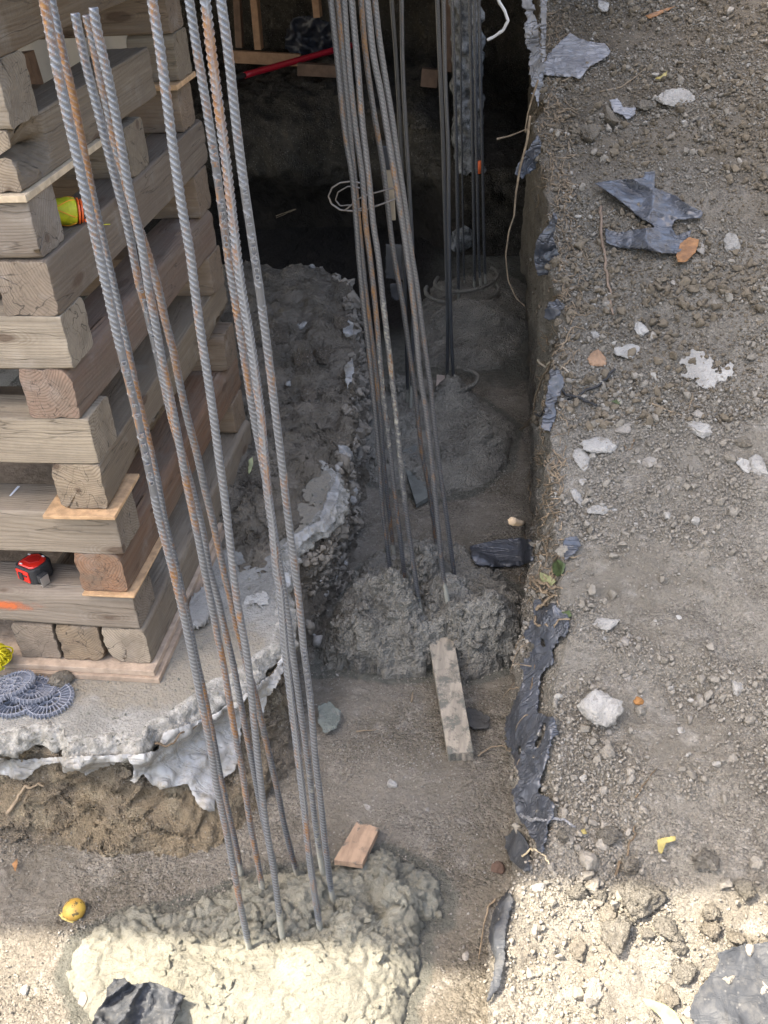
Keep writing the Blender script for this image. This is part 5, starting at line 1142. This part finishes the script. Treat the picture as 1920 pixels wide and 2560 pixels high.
# red pole
a=ony(612,188,5.2); b_=ony(880,113,6.0)
V,f=tube(np.linspace(a,b_,20),.022,14); o=mk('red_pole',V,f,plain('red_paint',(.42,.012,.03),.3,spec=.6)); tag(o,'glossy dark red pole lying slantwise on the ledge','pole')
d=(b_-a)/np.linalg.norm(b_-a); V,f=tube(np.linspace(a-d*.09,a,6),.017,12); mk('pole_end',V,f,m_rubber,parent=o)
patch('black_bag',[(715,75),(735,45),(770,38),(800,45),(835,60),(842,130),(800,138),(760,135),(735,140),(712,120)],plain('bag_plastic',(.03,.034,.045),.35,var=.3,vs=12,bmp=.5,bs=15),'dark bluish plastic bag behind the red pole','bag',base=lambda x,y:ony(x,y,6.0),crum=.05,step=5,lift=.0,seed=80)
patch('grey_board',[(965,610),(1005,612),(1010,700),(965,695)],plain('dull_board',(.07,.068,.064),.7,bmp=.3,var=.2),'grey board scrap standing in the dark between the cages','board',base=lambda x,y:ony(x,y,3.35),crum=.002,lift=0,th=.015,jag=1,seed=81)
patch('grey_board',[(975,710),(1005,705),(1012,745),(990,752),(978,740)],plain('dull_scrap',(.045,.045,.045),.7,bmp=.3),'dark curved scrap under the grey board','scrap',base=lambda x,y:ony(x,y,3.0),crum=.003,lift=0,th=.01,jag=1,seed=82)
# hanging tool between the middle bars
q0=ony(968,408,1.05); q1=ony(985,550,1.05); mb=MB(); mb.box((q0+q1)/2,(.022,.008,abs(q0[2]-q1[2])),rot=None); o=mb.build('wood_lath',plain('lath',(.26,.22,.16),.8,bmp=.3,var=.2),bevel=.001); o.rotation_euler=(0,0,0); tag(o,'narrow wooden lath standing inside the middle cage','lath')
q=ony(966,395,1.05); mb=MB(); mb.box(q,(.026,.012,.07)); mb.build('lath_cap',m_rubber,bevel=.002,parent=o)
# ------------------------------------------------------------------ stake and offcuts
def flatboard(name,corners,th,mat,label,cat,z0,tilt=0,seed=0,lift=.0):
    """four picture corners lying on a plane; gets thickness and a subdivided worn surface"""
    c=[onz(x,y,z) for (x,y),z in zip(corners,z0)]
    nu,nv=40,14; U,V=np.meshgrid(np.linspace(0,1,nu),np.linspace(0,1,nv),indexing='ij'); U=U[...,None];V=V[...,None]
    P=(1-U)*(1-V)*c[0]+(1-U)*V*c[1]+U*V*c[2]+U*(1-V)*c[3]
    j=noise(np.c_[np.linspace(0,9,nv),np.zeros(nv)+seed,np.zeros(nv)],seed)*.012; P[-1,:,1]+=j; 
    P[...,2]+=.0015*noise(P*60,seed)
    b_=P.copy(); b_[...,2]-=th
    fa=gridfaces(nu,nv); n=nu*nv; i=np.arange(n).reshape(nu,nv)
    faces=[tuple(f) for f in fa.tolist()]+[tuple(x+n for x in f[::-1]) for f in fa.tolist()]
    for e in (i[0],i[-1][::-1],i[:,0][::-1],i[:,-1]):
        faces+=[(int(e[k]),int(e[k+1]),int(e[k+1])+n,int(e[k])+n) for k in range(len(e)-1)]
    o=mk(name,np.vstack([P.reshape(-1,3),b_.reshape(-1,3)]),faces,mat,smooth=False); tag(o,label,cat); return o
def m_muddywood(name,a,th=.5):
    m,t,b=nt(name); p=pos(t); mp=N(t,'ShaderNodeMapping'); mp.inputs['Scale'].default_value=(60,7,20); mp.inputs['Rotation'].default_value=(0,0,.2); L(t,p,mp.inputs[0])
    c=mixc(t,ramp(t,ntex(t,mp.outputs[0],1.,5),.35,.65),a,[x*.7 for x in a])
    f=ramp(t,ntex(t,p,17,7,.68),th,th+.13); c=mixc(t,f,c,(.12,.118,.10)); L(t,c,b.inputs['Base Color']); b.inputs['Roughness'].default_value=.85
    n1=bump(t,None,f,.5,.006); bump(t,b,ntex(t,mp.outputs[0],1.,4),.4,.003,n1); return m
flatboard('wooden_stake',[(1072,1600),(1133,1590),(1183,1880),(1120,1885)],.035,m_muddywood('muddy_stake_wood',(.31,.275,.22),.46),'muddy pale wooden stake running out of the middle concrete heap','stake',[-.30,-.30,-.345,-.345],seed=4)
flatboard('wood_offcut',[(835,2150),(905,2160),(948,2070),(893,2052)],.02,m_muddywood('spotted_offcut_wood',(.42,.29,.195),.49),'orange-tan wood offcut with dark spots beside the nearest concrete','wood offcut',[-.30,-.30,-.345,-.345],seed=5)
flatboard('wood_offcut',[(1090,972),(1112,960),(1112,938),(1092,936)],.03,plain('pale_offcut',(.36,.31,.27),.85,bmp=.4,var=.2),'small pale wood block beside the third cage','wood offcut',[-.33,-.33,-.33,-.33],seed=6)
flatboard('dark_plank',[(1000,1130),(1040,1110),(1075,1240),(1040,1260)],.02,plain('muddy_plank',(.13,.14,.13),.8,bmp=.5,var=.3),'mud-coloured plank leaning in the cement between middle and third cages','plank',[-.36,-.36,-.40,-.40],seed=7)
patch('black_scrap',[(1155,1770),(1175,1768),(1225,1790),(1222,1820),(1190,1825),(1172,1815),(1158,1800)],plain('felt_scrap',(.05,.05,.048),.85,bmp=.5,var=.3),'dark ragged felt scrap beside the stake','scrap',seed=83,lift=.006,crum=.006)
# ------------------------------------------------------------------ fruit
q=hit(190,2285); p,nn=q; V,Fc=ICO[4]; V=V.copy(); V*=1+.02*fbm(V*3,3,5)[:,None]; dent=np.exp(-(((V-np.array([-.55,-.55,.45]))**2).sum(1))/.05); V=V*(1-.0*dent[:,None])
nip=np.exp(-((V-np.array([-.8,-.6,-.1]))**2).sum(1)/.12); V=V+np.outer(nip*.12,np.array([-.8,-.6,-.1]))
gro=np.exp(-((V@np.array([.35,.35,.87])-.0*1)-.0)**2/.001); V=V*np.array([.030,.031,.027])
def m_fruit():
    m,t,b=nt('rotting_peel'); p=pos(t); c=mixc(t,ramp(t,ntex(t,p,30,4),.4,.65),(.50,.33,.055),(.40,.24,.05))
    sp=ramp(t,ntex(t,p,65,4,.6),.57,.63); c=mixc(t,sp,c,(.10,.075,.03)); L(t,c,b.inputs['Base Color']); b.inputs['Roughness'].default_value=.5; bump(t,b,ntex(t,p,500,3),.3,.002); return m
o=mk('fruit',V,Fc,m_fruit(),loc=tuple(p+np.array([0,0,.02]))); tag(o,'rotting yellow-orange citrus fruit with dark spots on the ground','fruit')
rag=MB(); Vr,Fr=rockshape(3,9,.8,.3); rag.add(Vr*np.array([.020,.008,.008])+np.array([-.010,-.024,-.010]),Fr.tolist()); rg=rag.build('torn_peel',plain('peel_pith',(.70,.58,.20),.8,bmp=.6,bs=150,var=.4,vs=70),parent=o,smooth=True); rg.rotation_euler=(0,0,-.35)
# ------------------------------------------------------------------ tape measure (lies on the second course, x right / y away)
tm=empty('tape_measure'); tp=onz(88,1445,.262); tm.location=(tp[0],tp[1]+.012,.2625); tm.rotation_euler=(0,0,math.radians(-24)); tm.scale=(1.28,1.28,1.28); tag(tm,'red and black tape measure on the second course timber','tape measure')
def prism(pts,z0,z1,taper=1.,n=1):
    pts=np.array(pts); k=len(pts); c=pts.mean(0); V=np.vstack([np.c_[pts,np.full(k,z0)],np.c_[c+(pts-c)*taper,np.full(k,z1)]])
    return V,[tuple(range(k))[::-1],tuple(range(k,2*k))]+[(i,(i+1)%k,k+(i+1)%k,k+i) for i in range(k)]
out_=[(-.034,-.022),(-.026,-.031),(.020,-.031),(.030,-.024),(.034,-.010),(.033,.018),(.024,.030),(-.010,.034),(-.030,.022)]
mb=MB(); mb.add(*prism(out_,0,.040)); mb.build('case',m_rubber,parent=tm,bevel=.004)
mb=MB(); mb.add(*prism(np.array(out_)*.80,.0395,.0435,.9)); mb.build('red_cover',m_red,parent=tm,bevel=.0015)
mb=MB(); mb.add(*prism([(-.018,-.012),(.004,-.012),(.018,.004),(.010,.018),(-.004,.020),(-.016,.006)],.043,.0446,.9)); mb.build('raised_emblem_plate',plain('deep_red',(.40,.012,.01),.35),parent=tm,bevel=.0008)
mb=MB(); mb.box((-.002,-.0318,.020),(.040,.004,.030)); mb.build('red_side_panel',m_red,parent=tm,bevel=.002)
mb=MB(); mb.box((-.006,-.0345,.020),(.013,.005,.020)); mb.box((.008,-.0342,.024),(.013,.003,.004)); mb.build('lock_button',m_rubber,parent=tm,bevel=.001)
mb=MB(); mb.box((.040,-.012,.016),(.016,.022,.020)); mb.build('mouth',m_rubber,parent=tm,bevel=.002)
mb=MB(); mb.box((.050,-.016,.014),(.002,.022,.024)); mb.box((.046,-.016,.004),(.010,.018,.0015)); mb.build('end_hook',m_chrome,parent=tm,bevel=.0006)
mb=MB(); mb.box((-.005,.035,.018),(.03,.003,.016)); mb.build('belt_clip',m_chrome,parent=tm,bevel=.0008)
for (a_,b_) in ((-.022,.012),(.012,.022),(-.012,-.022)):
    mb=MB(); mb.box((a_,b_,.0445),(.007,.003,.0012)); mb.build('white_mark',plain('white_ink',(.75,.75,.75),.5),parent=tm)
# ------------------------------------------------------------------ twine hank
tw=empty('twine_hank',tuple(onz(-6,1668,.0))); mb=MB(); r_=np.random.default_rng(3)
for k in range(44):
    ax=r_.normal(size=3)*np.array([.5,1,.5]); ax/=np.linalg.norm(ax); u=np.cross(ax,[.2,.1,1]); u/=np.linalg.norm(u); v=np.cross(ax,u)
    rad=r_.uniform(.026,.047); a=np.linspace(0,2*np.pi*r_.uniform(.7,1.),34); c=r_.normal(size=3)*.006
    P=c+rad*(np.cos(a)[:,None]*u+np.sin(a)[:,None]*v*r_.uniform(.8,1.))+.002*r_.normal(size=3); P=P+.003*np.stack([noise(P*40+k,k+s_) for s_ in range(3)],-1)
    P[:,2]=np.maximum(P[:,2]*.9+.046,.004); mb.tube(P,.0028,6)
mb.build('wound_strands',m_yellow,parent=tw,smooth=True); mb=MB(); P=catmull([(0.01,0,.08),(.014,.004,.105),(.02,.01,.12)],.004); mb.tube(P,np.linspace(.006,.001,len(P)),6); P=catmull([(.03,-.01,.01),(0,-.03,.003),(-.05,-.035,.003)],.004); mb.tube(P,.003,6); mb.build('loose_end',m_yg,parent=tw,smooth=True)
tag(tw,'bundle of bright yellow twine at the foot of the timber stack','twine')
# ------------------------------------------------------------------ line reel in the stack
rl=empty('line_reel'); c=onz(170,528,1.275); rl.location=c; rl.rotation_euler=(0,math.radians(8),math.radians(30)); tag(rl,'yellow line wound on an orange reel, wedged in the upper stack','line reel')
th=np.linspace(0,2*np.pi,48); xs_=np.linspace(-.034,.022,80); rr=np.interp(xs_,[-.034,-.028,.0,.018,.022],[.024,.030,.034,.030,.022])+.0007*np.abs(np.sin(xs_*1500))
V=np.stack([np.repeat(xs_[:,None],48,1),rr[:,None]*np.cos(th),rr[:,None]*np.sin(th)],-1); mk('wound_line',V,gridfaces(80,48)[:,::-1].copy(),m_yg,parent=rl)
mb=MB(); 
for k in range(6): 
    a0=k*1.05; P=[(x,(r2+.001)*math.cos(a0+x*14*(1 if k%2 else -1)),(r2+.001)*math.sin(a0+x*14*(1 if k%2 else -1))) for x,r2 in zip(xs_[::8],rr[::8])]; mb.tube(P,.0014,5)
mb.build('crossed_line',plain('orange_line',(.70,.30,.03),.5),parent=rl,smooth=True)
mb=MB(); mb.tube([(.022,0,0),(.026,0,0)],.032,24); mb.tube([(.030,0,0),(.034,0,0)],.028,24); mb.tube([(.0,0,0),(.034,0,0)],.012,12); mb.build('flange',m_orange,parent=rl,smooth=False)
P=catmull([(.034,.02,.02),(.050,.018,.022),(.056,.0,.015),(.055,-.016,-.01),(.036,-.02,-.02)],.003); mb=MB(); mb.tube(P,.004,8); mb.build('handle',m_orange,parent=rl,smooth=True)
mb=MB(); P=catmull([(.03,-.01,-.03),(.06,-.01,-.034),(.10,.0,-.036)],.005); mb.tube(P,.0011,5); mb.build('loose_end',m_yg,parent=rl,smooth=True)
# ------------------------------------------------------------------ grey spacer wheels
def wheel(px,py,rad,label,rz,tilt=(0,0),z=-.035,h=.013):
    w=empty('spacer_wheel',tuple(onz(px,py,z))); w.rotation_euler=(math.radians(tilt[0]),math.radians(tilt[1]),math.radians(rz)); tag(w,label,'spacer wheel','grey plastic wheels on the slab')
    def ring(mb,r,t,z0,z1,n=56):
        a=np.linspace(0,2*np.pi,n+1); 
        prof=[(r,z0),(r,z1),(r-t,z1),(r-t,z0),(r,z0)]
        V=np.array([[(q*math.cos(x),q*math.sin(x),zq) for q,zq in prof] for x in a]); mb.add(V.reshape(-1,3),gridfaces(n+1,5).tolist())
    mb=MB(); ring(mb,rad,.0028,0,h)
    for k in range(38):
        a=k*2*math.pi/38; c,s=math.cos(a),math.sin(a); mb.box(((rad+.004)*c,(rad+.004)*s,h/2),(.0085,.0016,h),rot=[[c,-s,0],[s,c,0],[0,0,1]])
    mb.build('rim',m_grey,parent=w)
    mb=MB(); ring(mb,rad*.56,.0025,.001,h); ring(mb,rad*.24,.0025,.001,h+.001); mb.build('hub',m_grey,parent=w)
    mb=MB()
    for k in range(30):
        a=k*2*math.pi/30; c,s=math.cos(a),math.sin(a); r1=rad*.78; mb.box((r1*c,r1*s,h*.5),(rad*.44,.0022,h*.85),rot=[[c,-s,0],[s,c,0],[0,0,1]])
    for k in range(9):
        a=k*2*math.pi/9+.1; c,s=math.cos(a),math.sin(a); r1=rad*.40; mb.box((r1*c,r1*s,h*.5),(rad*.32,.0028,h*.85),rot=[[c,-s,0],[s,c,0],[0,0,1]])
    mb.build('spokes',m_grey,parent=w); return w
wheel(123,1752,.066,'rightmost grey toothed plastic wheel, lying flat on the slab',0,(2,0),-.036)
wheel(40,1752,.068,'grey toothed wheel under the others, nearest the slab edge',20,(0,2),-.036)
wheel(80,1728,.062,'grey toothed wheel tilted on the rightmost one',10,(-10,9),-.020)
wheel(32,1716,.060,'grey toothed wheel on top of the pile, leaning left',33,(-12,-4),-.008)
wheel(-12,1735,.062,'grey toothed wheel cut by the left edge of the photo',5,(-8,-10),-.014)
# ------------------------------------------------------------------ pale screen behind the crib, house over everything behind
mb=MB(); 
nx=90; xs_=np.linspace(-2.6,-.55,nx); V=[];
for i,x in enumerate(xs_):
    for z in np.linspace(.9,2.1,10): V.append((x,2.75+.02*math.sin(x*26),z))
o=mk('pale_curtain',V,gridfaces(nx,10).tolist(),plain('pale_fabric',(.33,.315,.29),.8,var=.15,vs=4)); md=o.modifiers.new('t','SOLIDIFY'); md.thickness=.006; tag(o,'pale hanging sheet seen through the upper gaps of the timber stack','curtain')
plank('post',(62,130),(88,215),.06,.05,m_studd,'brown post behind the top front timber','post',1.9,(0,1,0))
hs=empty('house',(-2.4,4.5,2.09)); tag(hs,'house raised on the timber stack, standing over the trench out of the frame','house')
m_side=plain('painted_siding',(.45,.43,.38),.7,bmp=.2); m_fl=plain('floor_framing',(.16,.11,.075),.85,bmp=.3,var=.3)
def hbox(name,a,b_,mat): 
    a=np.array(a,float);b_=np.array(b_,float); mb=MB(); mb.box((a+b_)/2-np.array([-2.4,4.5,2.09]),b_-a); return mb.build(name,mat,parent=hs)
XR=.42
hbox('floor',(-7,.02,2.09),(XR,9.5,2.30),m_fl)
hbox('shade_deck',(XR+.001,3.7,2.09),(1.5,9.5,2.30),m_fl)  # unseen deck added to keep the far end of the trench dark
hbox('wall',(-7,.02,2.301),(XR,.18,5.2),m_side); hbox('wall',(XR-.15,.181,2.301),(XR,9.5,5.2),m_side); hbox('wall',(-7,9.34,2.301),(XR-.151,9.5,5.2),m_side); hbox('wall',(-7,.181,2.301),(-6.85,9.339,5.2),m_side)
hbox('shade_roof',(-7.6,-1.58,5.201),(-1.50,9.9,5.45),m_fl); hbox('shade_roof',(-1.499,-1.42,5.201),(-.7,9.9,5.449),m_fl); hbox('shade_roof',(-.699,-1.419,5.201),(XR+.3,9.9,5.448),m_fl)  # unseen roof; eaves pushed forward and stepped to shape the sun edge
# ------------------------------------------------------------------ light
EL=math.radians(64); AZ=np.array([-.94,-.34]); AZ/=np.linalg.norm(AZ)
sd=Vector((AZ[0]*math.cos(EL),AZ[1]*math.cos(EL),math.sin(EL)))
sl_=bpy.data.lights.new('sun','SUN'); sl_.energy=3.1; sl_.angle=math.radians(.55); sl_.color=(1,.91,.78)
so=bpy.data.objects.new('sun',sl_); C.objects.link(so); so.rotation_euler=sd.to_track_quat('Z','Y').to_euler(); so.location=(-5,-3,9)
w=bpy.data.worlds.new('World'); sc.world=w; w.use_nodes=True; t=w.node_tree; bg=t.nodes['Background']
sk=t.nodes.new('ShaderNodeTexSky'); sk.sky_type='NISHITA'; sk.sun_disc=False; sk.sun_elevation=EL; sk.sun_rotation=math.atan2(AZ[0],AZ[1]); sk.air_density=1.; sk.dust_density=5; sk.ozone_density=.1
t.links.new(sk.outputs[0],bg.inputs[0]); bg.inputs[1].default_value=.15
sc.view_settings.view_transform='Standard'; sc.view_settings.look='None'; sc.view_settings.exposure=2.35; sc.view_settings.gamma=1; sc.view_settings.use_white_balance=True; sc.view_settings.white_balance_temperature=6800; sc.view_settings.white_balance_tint=10
sc.render.engine='CYCLES'
sc.render.resolution_x=768; sc.render.resolution_y=1024
